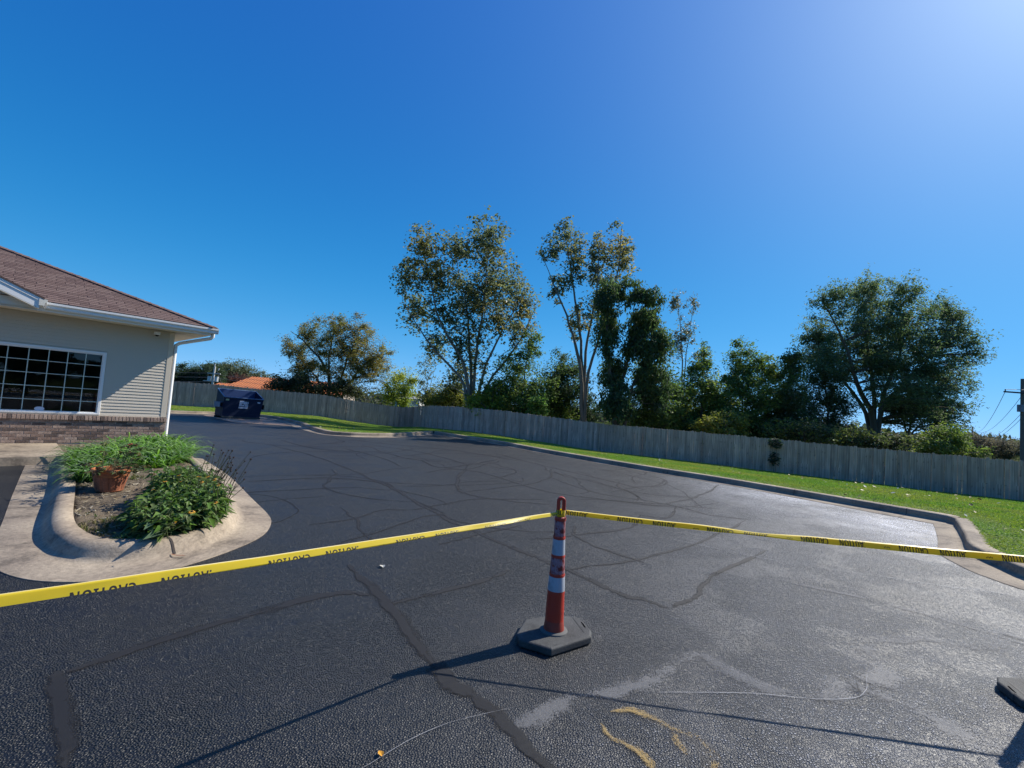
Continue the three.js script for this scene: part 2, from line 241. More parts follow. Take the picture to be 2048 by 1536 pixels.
// the asphalt: one sheet, folded down under the lawns
{
  const chain = []; for (const B of [LB, RB]) for (let k = 0; k <= (B.length - 1) * 5; k++) chain.push(atIndex(B, k / 5));
  const poly = [...chain, [60, 5], [60, -80], [-60, -80], [-60, -15]];
  const inside = (x, z) => { let r = false; for (let i = 0, j = poly.length - 1; i < poly.length; j = i++) { const [xi, zi] = poly[i], [xj, zj] = poly[j]; if ((zi > z) !== (zj > z) && x < (xj - xi) * (z - zi) / (zj - zi) + xi) r = !r; } return r; };
  const near = (x, z) => { let d = 1e9; for (let i = 0; i < chain.length - 1; i++) { const [ax, az] = chain[i], [bx, bz] = chain[i + 1], dx = bx - ax, dz = bz - az, t = clamp(((x - ax) * dx + (z - az) * dz) / (dx * dx + dz * dz + 1e-9), 0, 1); d = Math.min(d, Math.hypot(x - ax - dx * t, z - az - dz * t)); } return d; };
  const xs = [], zs = []; for (let x = -34; x < -10; x += 0.6) xs.push(x); for (let x = -10; x < 10; x += 0.14) xs.push(x); for (let x = 10; x <= 34; x += 1) xs.push(x);
  for (let z = 30; z > 0; z -= 2) zs.push(z); for (let z = 0; z > -9; z -= 0.12) zs.push(z); for (let z = -9; z >= -32; z -= 0.3) zs.push(z);
  const pos = [], uv = [], cl = [], idx = [];
  for (const z of zs) for (const x of xs) {
    const out = inside(x, z) && near(x, z) > 0.22; pos.push(x, out ? -0.9 : 0, z); uv.push(x, z);
    // worn, dusty patches, plus sun glare painted paler to the right; blacker by the building
    const worn = clamp((x + 0.45 * z + 2.6) * 0.28, 0, 1), blot = fbm(x * 0.55, z * 0.55, 3, 4), streak = fbm(x * 0.25 + z * 0.1, z * 1.3, 9, 3);  // worn carries painted sun glare besides real wear
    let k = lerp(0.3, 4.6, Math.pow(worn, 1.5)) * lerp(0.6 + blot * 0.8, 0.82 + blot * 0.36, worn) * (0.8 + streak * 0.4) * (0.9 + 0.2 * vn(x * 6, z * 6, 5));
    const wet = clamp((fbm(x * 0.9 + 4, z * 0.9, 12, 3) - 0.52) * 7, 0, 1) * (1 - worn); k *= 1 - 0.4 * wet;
    k *= 1 + 5.5 * clamp((x - 0.4 * (z + 9) - 4.4) / 3.4, 0, 1) * clamp(fbm(x * 1.1, z * 1.1, 6) * 1.4 - 0.05, 0, 1);  // pale dusty coat by the right kerb, grazing glare put into its colour
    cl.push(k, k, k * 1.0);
  }
  const nx = xs.length; for (let j = 0; j < zs.length - 1; j++) for (let i = 0; i < nx - 1; i++) { const a = j * nx + i; idx.push(a, a + 1, a + nx, a + 1, a + nx + 1, a + nx); }
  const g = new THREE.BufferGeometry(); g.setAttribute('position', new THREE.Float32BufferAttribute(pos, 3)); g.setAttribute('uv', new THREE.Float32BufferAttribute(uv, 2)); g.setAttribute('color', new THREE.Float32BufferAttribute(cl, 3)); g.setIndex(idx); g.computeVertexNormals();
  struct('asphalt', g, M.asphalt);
}
// ribbons on the asphalt: crack sealant, and bands of it paled by painted glare
let lay = 0;
function ribbon(mb, pts, width, y, jit = 0.25, wob = 0.05) {
  const c = curve2(pts, y), n = Math.max(6, Math.round(c.getLength() / 0.06)), o = mb.p.length / 3, sd = pts[0][0] * 3.7 + pts[0][1]; let L = sd;
  for (let k = 0; k <= n; k++) {
    const p = c.getPoint(k / n), t = c.getTangent(k / n), w = width * 0.5 * (1 + (fbm(k * 0.11, sd, 2, 3) - 0.5) * 2 * jit) * Math.min(1, 0.4 + 6 * Math.min(k, n - k) / n), q = (fbm(k * 0.13, sd, 7, 3) - 0.5) * wob * 2; if (k) L += c.getLength() / n;
    const nx = -t.z, nz = t.x; for (const s of [-1, 1]) { mb.p.push(p.x + nx * (q + s * w), y, p.z + nz * (q + s * w)); mb.n.push(0, 1, 0); mb.u.push(L * 0.5, (s + 1) / 2); }
  }
  for (let k = 0; k < n; k++) { const a = o + k * 2; mb.i.push(a, a + 1, a + 2, a + 1, a + 3, a + 2); }
}
const CR = [
  [[[-7.27, -14.24], [-5.32, -12.57], [-3.50, -10.49], [-1.86, -8.33], [-0.92, -6.87], [0, -5.70], [0.69, -4.89], [1.18, -4.33], [1.52, -4.12]], 0.085],
  [[[-1.40, -7.05], [-1.02, -7.55], [-0.42, -8.28], [0.77, -8.63]], 0.06], [[[-2.46, -13.25], [-1.70, -11.99], [-1.07, -12.91], [-0.21, -15.05]], 0.09],
  [[[-1.07, -12.91], [-1.0, -9.86], [-0.78, -8.77], [-0.06, -8.32], [0.82, -8.20]], 0.09], [[[-1.70, -11.99], [-0.64, -11.61], [0.93, -9.47], [2.08, -9.12], [3.24, -9.06]], 0.085],
  [[[1.12, -11.64], [1.93, -9.87], [3.16, -9.12], [3.72, -8.36], [4.34, -8.17]], 0.08], [[[2.28, -10.02], [3.09, -11.0], [3.72, -11.5], [4.40, -12.8]], 0.07],
  [[[3.16, -9.12], [4.18, -10.18], [5.83, -12.6]], 0.06], [[[-0.69, -5.43], [-0.27, -5.97], [0.26, -6.63]], 0.06],
  [[[-1.44, -4.58], [-0.84, -3.76], [-0.35, -2.96], [-0.05, -2.65], [0.33, -2.20]], 0.12], [[[-0.84, -3.76], [-0.61, -4.0], [-0.16, -4.37], [0.12, -4.76]], 0.07],
  [[[-2.36, -2.65], [-2.08, -3.02], [-1.73, -3.48], [-1.26, -3.93], [-1.05, -3.92]], 0.09], [[[-2.36, -2.65], [-2.09, -2.34], [-1.72, -2.01]], 0.09],
  [[[1.52, -4.12], [1.87, -4.45], [2.21, -4.91], [3.54, -6.25]], 0.055], [[[0.37, -5.91], [1.15, -6.40], [1.91, -6.96], [2.33, -7.91]], 0.06],
  [[[-7.83, -15.95], [-5.48, -13.99], [-3.93, -14.39], [-2.76, -13.31], [-1.59, -13.18]], 0.09], [[[-2.39, -5.85], [-2.02, -6.23], [-1.74, -6.93], [-1.4, -7.05]], 0.06],
  [[[-0.53, -17.07], [0.75, -14.68], [2.37, -12.25], [3.24, -10.73]], 0.07], [[[-4.9, -16.5], [-3.2, -15.6], [-1.9, -14.2], [-1.07, -12.91]], 0.08], [[[-6.2, -18], [-4, -17.2], [-2, -16.8], [0.4, -14.9]], 0.09],
  [[[-0.8, -8.8], [0.5, -10.3], [1.12, -11.64], [1.3, -13.4]], 0.06], [[[-2.6, -11.6], [-3.4, -12.9], [-5.2, -14.8]], 0.07], [[[3.3, -8.9], [2.7, -7.8], [2.33, -7.9]], 0.05],
  [[[-4.6, -8.3], [-3.4, -9.3], [-2.5, -9.2], [-1.9, -8.4]], 0.07], [[[0.69, -4.89], [1.6, -5.4], [2.9, -6.6], [4.2, -8.1]], 0.05],
];
{ const mb = new MB(); CR.forEach(([p, w], k) => ribbon(mb, p, w * 1.3, 0.0034 + (k % 5) * 0.0003)); 
  const r = rng(404); for (let k = 0; k < 60; k++) { let x = -7 + r() * 13, z = -19 + r() * 13.5, a = r() * 6.28; if (x > 5.2 + 0.75 * (z + 14) * -0.4) continue; const p = [[x, z]], n = 4 + Math.floor(r() * 5); for (let i = 0; i < n; i++) { a += (r() - 0.5) * 1.3; const s = 0.4 + r() * 0.5; x += Math.cos(a) * s; z += Math.sin(a) * s; if (Math.hypot(x, z) > 20 || z > -5 || x < -6.5 - (z + 9) * 0.4 * -1) break; p.push([x, z]); } if (p.length > 3) ribbon(mb, p, 0.03 + r() * 0.045, 0.0034 + (k % 7) * 0.00022, 0.4, 0.06); }
  struct('crack_sealant', mb, M.sealant); }
{
  const mb = new MB();
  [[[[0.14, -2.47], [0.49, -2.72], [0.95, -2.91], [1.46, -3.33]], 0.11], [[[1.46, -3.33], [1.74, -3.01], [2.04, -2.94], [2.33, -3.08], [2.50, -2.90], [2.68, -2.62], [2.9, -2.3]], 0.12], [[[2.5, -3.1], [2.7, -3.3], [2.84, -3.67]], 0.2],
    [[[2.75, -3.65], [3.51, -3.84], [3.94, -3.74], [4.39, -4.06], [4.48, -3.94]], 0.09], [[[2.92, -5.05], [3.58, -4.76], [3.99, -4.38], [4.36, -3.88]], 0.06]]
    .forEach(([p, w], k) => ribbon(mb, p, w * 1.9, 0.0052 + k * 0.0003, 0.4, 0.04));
  struct('faded_paint', mb, M.pale);  // crack-fill bands; sun glare painted on as pale grey
}
{ const mb = new MB(); ribbon(mb, [[0.67, -2.63], [0.78, -2.66], [0.88, -2.61], [0.98, -2.53], [1.06, -2.46], [1.10, -2.38], [1.09, -2.29], [1.04, -2.20]], 0.075, 0.0072, 0.6, 0.02); ribbon(mb, [[0.97, -2.49], [0.98, -2.41], [0.99, -2.34]], 0.09, 0.0076, 0.4, 0.01); ribbon(mb, [[0.60, -2.52], [0.63, -2.43], [0.72, -2.38], [0.77, -2.30], [0.79, -2.20]], 0.06, 0.0079, 0.5, 0.02); struct('worn_yellow_marking', mb, M.ochre); }
{ const mb = new MB(); ribbon(mb, [[2.6, -3.3], [2.3, -2.95], [1.6, -2.9], [1.0, -2.86]], 0.012, 0.008, 0.3, 0.03); ribbon(mb, [[-0.55, -2.1], [-0.25, -2.4], [0.12, -2.6]], 0.006, 0.008, 0.3, 0.02); ribbon(mb, [[2.1, -6.6], [3.6, -5.7], [4.9, -5.3], [5.6, -5.1]], 0.02, 0.008, 0.4, 0.05); struct('scuff_mark', mb, std({ color: col(0.35, 0.35, 0.35), roughness: 0.9, alphaMap: patchyAlpha, transparent: true })); }
// concrete pad under the dumpster
struct('concrete_pad', new MB().hexa([V(-17.6, -0.05, -26.6), V(-13.4, -0.05, -22.7), V(-10.9, -0.05, -23.2), V(-15.0, -0.05, -28.4), V(-17.6, 0.012, -26.6), V(-13.4, 0.012, -22.7), V(-10.9, 0.012, -23.2), V(-15.0, 0.012, -28.4)]), M.pad);
// ------------------------------------------------------------------ the building
const BX = -8.72, BZ = -11.72, BA = 0.8378;
const toWorld = (x, y, z) => V(BX + Math.cos(BA) * x + Math.sin(BA) * z, y, BZ - Math.sin(BA) * x + Math.cos(BA) * z);
const house = thing('brick_building', 'beige sided single storey building with brown shingle roof and brick base', 'building');
house.position.set(BX, 0, BZ); house.rotation.y = BA;
{
  // wall core, with the window opening left open
  const wx0 = -3.74, wx1 = -1.24, wy0 = 0.80, wy1 = 2.26, core = new MB();
  core.box(-10, 0, -0.2, wx0, 2.96, -0.002); core.box(wx1, 0, -0.2, -0.002, 2.96, -0.002); core.box(wx0, 0, -0.2, wx1, wy0, -0.002); core.box(wx0, wy1, -0.2, wx1, 2.96, -0.002);
  core.box(-0.2, 0, -10, -0.002, 2.96, -0.2); core.box(-10, 0, -10, -9.8, 2.96, -0.2); core.box(-9.8, 0, -10, -0.2, 2.96, -9.8);
  part('wall', core, M.siding, house);
  const room = new MB(); room.box(-5, 0.3, -4.1, -0.4, 2.9, -4); room.box(-5, 0.28, -4, -0.4, 0.3, -0.2); room.box(-5, 2.75, -4, -0.4, 2.8, -0.2); room.box(-5.05, 0.3, -4, -5, 2.75, -0.2); room.box(-0.42, 0.3, -4, -0.4, 2.75, -0.2);
  part('interior', room, M.room, house);
  // lap siding, every board its own
  const lapGeo = (w) => { const m = new MB(), h = 0.075, a = 0.0155, b = 0.002; m.quad(V(0, 0, a), V(w, 0, a), V(w, h + 0.002, b), V(0, h + 0.002, b)); m.quad(V(0, 0, 0), V(w, 0, 0), V(w, 0, a), V(0, 0, a)); m.quad(V(w, 0, 0), V(w, h, 0), V(w, h, b), V(w, 0, a)); m.quad(V(0, 0, a), V(0, h, b), V(0, h, 0), V(0, 0, 0)); return m.geo(); };
  const gA = lapGeo(1.148), gB = lapGeo(3.0), gC = lapGeo(2.905), gD = lapGeo(3.3);
  for (let k = 0; k < 29; k++) {
    const y = 0.80 + k * 0.0745, lap = (g, x) => { const o = part('siding_plank', g, M.siding, house); o.position.set(x, y, 0); };
    if (y + 0.04 < wy1) { lap(gA, -1.236); lap(gD, -7.05); } else { const sft = (k % 3) * 0.4; lap(gC, -2.995); lap(gB, -5.998); }
  }
  part('corner_board', new MB().cbox(-0.09, 0.79, -0.1, 0.02, 2.955, 0.02, 0.004), M.trimBeige, house);
  part('base_trim', new MB().box(-10, 0.776, 0, -0.092, 0.799, 0.014), M.trimBeige, house);
  const side = new MB(); for (let k = 0; k < 29; k++) { const y = 0.8 + k * 0.0745; side.quad(V(0.01, y, -0.1), V(0.01, y, -10), V(0.003, y + 0.0745, -10), V(0.003, y + 0.0745, -0.1)); }
  part('side_siding', side, M.siding, house, { kind: 'stuff' });
  // brick base: mortar bed with each brick standing proud
  const bed = part('brick_base', new MB().box(-10, 0.0, -0.001, 0.018, 0.668, 0.022).box(0, 0, -10, 0.018, 0.668, -0.001), M.mortar, house);
  const brickG = [0, 1, 2].map((k) => new MB().cbox(0, 0, 0.0, 0.203 - k * 0.002, 0.055 + k * 0.0006, 0.014, 0.0035).geo());
  const headG = new MB().cbox(0, 0, 0, 0.097, 0.056, 0.014, 0.0035).geo(), r = rng(31), pitch = 0.0643;
  const farBricks = new MB();
  for (let row = 0; row < 8; row++) {
    const y = 0.154 + row * pitch, off = (row % 2) * 0.106;
    for (let k = 0; k < 47; k++) {
      const x = 0.02 - 0.203 - off - k * 0.213;
      if (k < 15) { const o = part('brick', brickG[Math.floor(r() * 3)], brickM[r() < 0.17 ? 3 : Math.floor(r() * 5) % 3 + (r() < 0.2 ? 2 : 0)] || brickM[0], bed); o.position.set(x, y, 0.018 + r() * 0.003); }
      else if (x > -9.9) farBricks.cbox(x, y, 0.02, x + 0.203, y + 0.056, 0.033, 0.003);
    }
    if (off) { const o = part('brick', headG, brickM[row % 3], bed); o.position.set(-0.076, y, 0.019); }
  }
  part('brick_field', farBricks, brickM[0], bed, { kind: 'stuff' });
  // rowlock sill
  const sillBed = part('brick_sill', new MB().box(-10, 0.668, -0.001, 0.03, 0.77, 0.058).box(-0.0, 0.668, -10, 0.03, 0.77, -0.001), M.mortar, house);
  const rowG = new MB().cbox(0, 0, 0, 0.057, 0.107, 0.018, 0.004).geo();
  const farRow = new MB();
  for (let k = 0; k < 148; k++) {
    const x = 0.033 - 0.057 - k * 0.0667;
    if (k < 50) { const o = part('brick', rowG, brickM[[0, 2, 1, 0, 2, 3, 0, 1][Math.floor(r() * 8)]], sillBed); o.position.set(x, 0.667, 0.056 + r() * 0.004); } else farRow.cbox(x, 0.667, 0.05, x + 0.057, 0.774, 0.075, 0.004);
  }
  part('brick_field', farRow, brickM[1], sillBed, { kind: 'stuff' });
  // window: frame > panes, muntins, sticker
  const fr = new MB(), t = 0.055;
  fr.cbox(wx0, wy0, -0.08, wx1, wy0 + t * 0.7, 0.03, 0.006); fr.cbox(wx0, wy1 - t, -0.08, wx1, wy1, 0.03, 0.006);
  fr.cbox(wx0, wy0 + t * 0.7, -0.08, wx0 + t, wy1 - t, 0.0295, 0.006); fr.cbox(wx1 - t, wy0 + t * 0.7, -0.08, wx1, wy1 - t, 0.0295, 0.006);
  const inn = 0.018; fr.box(wx1 - t - inn, wy0 + t * 0.7, -0.05, wx1 - t, wy1 - t, 0.012); fr.box(wx0 + t, wy1 - t - inn, -0.05, wx1 - t - inn, wy1 - t, 0.012); fr.box(wx0 + t, wy0 + t * 0.7, -0.05, wx1 - t - inn, wy0 + t * 0.7 + inn, 0.012);
  const win = part('window', fr, M.white, house), xs = [wx0 + t, -3.42, -3.112, -2.805, -2.498, -2.191, -1.889, -1.59, wx1 - t - inn], ys = [wy0 + t * 0.7 + inn, 1.094, 1.386, 1.667, 1.938, wy1 - t - inn];
  const muntin = std({ color: col(0.5, 0.6, 0.55), roughness: 0.5 });
  xs.slice(1, -1).forEach((x) => part('muntin', new MB().cbox(x - 0.008, ys[0], -0.03, x + 0.008, ys[5], -0.006, 0.004), muntin, win));
  ys.slice(1, -1).forEach((y) => part('muntin', new MB().cbox(xs[0], y - 0.007, -0.03, xs[8], y + 0.007, -0.008, 0.004), muntin, win));
  for (let i = 0; i < 8; i++) for (let j = 0; j < 5; j++) { const o = part('pane', new THREE.PlaneGeometry(xs[i + 1] - xs[i] - 0.016, ys[j + 1] - ys[j] - 0.014), M.glass, win); o.position.set((xs[i] + xs[i + 1]) / 2, (ys[j] + ys[j + 1]) / 2, -0.016); }
  const ov = new THREE.CylinderGeometry(0.5, 0.5, 1, 32).rotateX(Math.PI / 2).scale(0.158, 0.092, 0.004); const st = part('oval_sticker', ov, std({ color: col(0.55, 0.62, 0.74), roughness: 0.5 }), win, { label: 'white oval sticker' }); st.position.set(-2.234, 0.893, -0.003);
  // eaves
  part('soffit', new MB().box(-10.7, 2.96, 0.0205, 0.65, 2.975, 0.62).box(0.0205, 2.96, -10.6, 0.65, 2.975, 0.02), M.soffit, house);
  part('fascia', new MB().box(-10.7, 2.95, 0.621, 0.65, 3.14, 0.648).box(0.622, 2.95, -10.6, 0.649, 3.139, 0.62), M.white, house);
  const gs = new THREE.Shape(); [[0, 0], [0.075, 0], [0.088, 0.022], [0.088, 0.06], [0.12, 0.09], [0.122, 0.133], [0.114, 0.133], [0.112, 0.1], [0.078, 0.066], [0.07, 0.012], [0.008, 0.012], [0.008, 0.133], [0, 0.133]].forEach(([a, b], i) => i ? gs.lineTo(a, b) : gs.moveTo(a, b));
  const g1 = new THREE.ExtrudeGeometry(gs, { depth: 3.13, bevelEnabled: false }); g1.rotateY(-Math.PI / 2); g1.translate(0.773, 3.003, 0.65); // runs along x
  part('gutter', g1, M.white, house);
  const g2 = new THREE.ExtrudeGeometry(gs, { depth: 11, bevelEnabled: false }); g2.translate(0.651, 3.002, -10.36); part('gutter', g2, M.white, house);
  part('gutter_cap', new MB().box(0.7735, 3.003, 0.652, 0.7765, 3.136, 0.772), M.white, house);
  // downspout at the corner
  const ds = [V(0.70, 3.01, 0.60), V(0.70, 2.93, 0.60), V(0.66, 2.88, 0.56), V(0.14, 2.70, 0.02), V(0.075, 2.64, -0.04), V(0.07, 2.5, -0.045), V(0.07, 0.27, -0.045), V(0.09, 0.19, -0.01), V(0.16, 0.15, 0.08)];
  part('downspout', new MB().tube(ds, [0.045, 0.045, 0.045, 0.042, 0.043, 0.044, 0.044, 0.044, 0.046], 4), M.white, house);
  // roof: slope with its courses
  const TH = Math.atan(0.42), cs = Math.cos(TH), sn = Math.sin(TH), roof = new MB(), E = 0.72, Y0 = 3.148;
  const P = (x, t, d = 0) => V(x, Y0 + 0.42 * t + d * cs, E - t + d * sn), ridge = 5.72;
  roof.quad(P(-10.72, 0), P(E, 0), P(E - ridge, ridge), P(-10.72 + ridge, ridge));
  roof.quad(V(E, Y0, E), V(E, Y0, -10.72), V(E - ridge, Y0 + 0.42 * ridge, -5), V(E - ridge, Y0 + 0.42 * ridge, E - ridge));
  roof.quad(V(-10.72, Y0, -10.72), V(-10.72, Y0, E), V(-10.72 + ridge, Y0 + 0.42 * ridge, E - ridge), V(-10.72 + ridge, Y0 + 0.42 * ridge, -5));
  roof.quad(V(E, Y0, -10.72), V(-10.72, Y0, -10.72), V(-10.72 + ridge, Y0 + 0.42 * ridge, -5), V(E - ridge, Y0 + 0.42 * ridge, -5));
  roof.box(-10.6, 3.0, -10.6, 0.62, 3.01, 0.62);
  const rf = part('roof', roof, shingleM[0], house);
  const EXP = 0.14, wedge = (w) => new MB().hexa([V(0, 0, 0), V(w, 0, 0), V(w, 0.17, 0), V(0, 0.17, 0), V(0, 0, 0.014), V(w, 0, 0.014), V(w, 0.17, 0.004), V(0, 0.17, 0.004)]).geo();
  const tabs = [wedge(0.325), wedge(0.318), wedge(0.33)], far = new MB(), mat = new THREE.Matrix4().makeRotationX(-(Math.PI / 2 - TH)).setPosition(0, Y0, E);
  const q = rng(77);
  for (let j = 0; j < 44; j++) {
    const v = j * EXP, hip = E - v * cs, shift = (j % 2) * 0.165 + q() * 0.04;
    for (let k = 0; k < 40; k++) {
      let x = 0.66 - shift - k * 0.333, w = 0.328; if (x > hip) continue; if (x + w > hip) w = hip - x; if (w < 0.03) continue; if (x < -10.7 + v * cs) break;
      if (x > -3.4) { const o = part('shingle', tabs[Math.floor(q() * 3)], shingleM[Math.floor(q() * 4)], rf); o.scale.x = w / 0.325; o.rotation.x = -(Math.PI / 2 - TH); o.position.set(x, Y0 + v * sn, E - v * cs); }
      else { const c = [V(x, v, 0), V(x + w, v, 0), V(x + w, v + 0.17, 0), V(x, v + 0.17, 0), V(x, v, 0.014), V(x + w, v, 0.014), V(x + w, v + 0.17, 0.004), V(x, v + 0.17, 0.004)]; c.forEach((p) => p.applyMatrix4(mat)); far.hexa(c); }
    }
  }
  part('shingle_field', far, shingleM[1], rf, { kind: 'stuff' });
  // hip caps
  const hd = V(-1, 0.42, -1).normalize(), cap = (() => { const m = new MB(), l = 0.27, w = 0.14; const a = V(0, 0, 0); const hx = V(0.707, -0.2, -0.707).multiplyScalar(w), hz = V(-0.707, -0.2, 0.707).multiplyScalar(w), up = V(0, 0.012, 0), e = hd.clone().multiplyScalar(l), e2 = e.clone().add(V(0, -0.008, 0));
    for (const s of [hx, hz]) { const A = up.clone(), B = up.clone().add(s), C = B.clone().add(e2), D = up.clone().add(e2); m.quad(A, B, C, D); m.quad(V(0, -0.004, 0), s.clone(), B, A); m.quad(B, s.clone().add(V(0, -0.02, 0)), s.clone().add(e2).add(V(0, -0.02, 0)), C); } return m.geo(); })();
  for (let k = 0; k < 42; k++) { const o = part('ridge_cap', cap, shingleM[(k * 7) % 4], rf); o.position.set(E, Y0 + 0.022, E).addScaledVector(hd, k * 0.2); }
  // entry gable at the left end
  const gb = new MB(), gx = -2.40, gy = 3.165, gr = -6.2, sl = 0.46, Gy = (x) => gy + (gx - x) * sl, zF = 0.90;
  const slab = (m, x0, x1, y0, y1, z0, z1) => m.hexa([V(x1, Gy(x1) + y0, z1), V(x0, Gy(x0) + y0, z1), V(x0, Gy(x0) + y0, z0), V(x1, Gy(x1) + y0, z0), V(x1, Gy(x1) + y1, z1), V(x0, Gy(x0) + y1, z1), V(x0, Gy(x0) + y1, z0), V(x1, Gy(x1) + y1, z0)]);
  const gable = part('entry_gable', new MB().quad(V(gr, 2.98, 0.70), V(gx - 0.06, 2.98, 0.70), V(gx - 0.06, Gy(gx - 0.06), 0.70), V(gr, Gy(gr), 0.70)), M.soffit, house);
  part('gable_roof', slab(new MB(), gx, gr, 0.0, 0.035, -4, zF + 0.02), shingleM[2], gable);
  part('rake_board', slab(new MB(), gx - 0.06, gr, -0.215, -0.07, zF - 0.03, zF - 0.004), M.white, gable);
  part('rake_trim', slab(new MB(), gx - 0.02, gr, -0.069, -0.003, zF - 0.035, zF + 0.008), M.white, gable);
  part('rake_soffit', slab(new MB(), gx - 0.07, gr, -0.235, -0.217, 0.705, zF - 0.005), M.soffit, gable);
  const g3 = new THREE.ExtrudeGeometry(gs, { depth: 0.55, bevelEnabled: false }); g3.translate(-2.475, 3.035, 0.36); part('gutter', g3, M.white, gable);
  part('gutter_cap', (() => { const m = new THREE.ExtrudeGeometry((() => { const s = new THREE.Shape(); [[0, 0], [0.075, 0], [0.088, 0.022], [0.088, 0.06], [0.12, 0.09], [0.122, 0.133], [0, 0.133]].forEach(([a, b], i) => i ? s.lineTo(a, b) : s.moveTo(a, b)); return s; })(), { depth: 0.004, bevelEnabled: false }); m.translate(-2.475, 3.036, 0.911); return m; })(), std({ color: col(0.66, 0.63, 0.55), roughness: 0.5 }), gable);
}
{ // dome camera under the eave
  const p = toWorld(-0.36, 2.83, 0.02), c = thing('security_camera', 'small white dome security camera on the siding under the eave', 'security camera'); c.position.copy(p); c.rotation.y = BA;
  part('housing', new THREE.LatheGeometry([[0, 0.075], [0.055, 0.075], [0.066, 0.066], [0.068, 0.012], [0.06, 0], [0, 0]].map(([a, b]) => new THREE.Vector2(a, b)), 28).translate(0, 0, 0.065), M.white, c);
  part('dome', new THREE.SphereGeometry(0.042, 20, 10, 0, Math.PI * 2, Math.PI / 2, Math.PI / 2).translate(0, 0.001, 0.065), phys({ color: col(0.01, 0.01, 0.012), roughness: 0.08 }), c);
  part('bracket', new MB().cbox(-0.03, 0.02, -0.012, 0.03, 0.07, 0.012, 0.004), M.white, c);
}
// walk along the front wall
{
  const a = toWorld(-16, 0, 2.45), s = new MB(), pt = (x, y, z) => toWorld(x, y, z);
  const slabs = [[-16, -9.1], [-9.094, -6.4], [-6.394, -3.72], [-3.714, -1.9]];
  for (const [x0, x1] of slabs) s.hexa([pt(x0, -0.1, 2.46), pt(x1, -0.1, 2.46), pt(x1, -0.1, 0.035), pt(x0, -0.1, 0.035), pt(x0, 0.15, 2.44), pt(x1, 0.15, 2.44), pt(x1, 0.15, 0.035), pt(x0, 0.15, 0.035)]);
  struct('sidewalk', s, M.concrete);
}
// soil of the planting bed
const bedPoly = []; for (let k = 0; k <= (IB.length - 1) * 4; k++) { const s = k / 4, b = atIndex(IB, s), m = inward(IB, s); bedPoly.push([b[0] + m[0] * 0.25, b[1] + m[1] * 0.25]); }
for (const [x, z] of [[0.3, 0.3], [0.0, 0.03], [-1.95, 0.03], [-1.9, 2.3]]) { const p = toWorld(x, 0, z); bedPoly.push([p.x, p.z]); }
const inBed = (x, z) => { let r = false; for (let i = 0, j = bedPoly.length - 1; i < bedPoly.length; j = i++) { const [xi, zi] = bedPoly[i], [xj, zj] = bedPoly[j]; if ((zi > z) !== (zj > z) && x < (xj - xi) * (z - zi) / (zj - zi) + xi) r = !r; } return r; };
const bedY = (x, z) => 0.118 + (fbm(x * 3, z * 3, 4) - 0.5) * 0.07;
{
  const pos = [], uv = [], idx = [], st = 0.05, nx = 160, nz = 160;
  const grow = (x, z) => inBed(x, z) || inBed(x + 0.06, z) || inBed(x - 0.06, z) || inBed(x, z + 0.06) || inBed(x, z - 0.06);
  for (let j = 0; j < nz; j++) for (let i = 0; i < nx; i++) { const x = -10.4 + i * st, z = -12 + j * st; pos.push(x, grow(x, z) ? bedY(x, z) : -0.15, z); uv.push(x, z); }
  for (let j = 0; j < nz - 1; j++) for (let i = 0; i < nx - 1; i++) { const a = j * nx + i, ks = [a, a + 1, a + nx, a + nx + 1]; if (ks.every((k) => pos[k * 3 + 1] < 0)) continue; idx.push(a, a + nx, a + 1, a + 1, a + nx, a + nx + 1); }
  const g = new THREE.BufferGeometry(); g.setAttribute('position', new THREE.Float32BufferAttribute(pos, 3)); g.setAttribute('uv', new THREE.Float32BufferAttribute(uv, 2)); g.setIndex(idx); g.computeVertexNormals();
  struct('soil', g, M.soil);
}
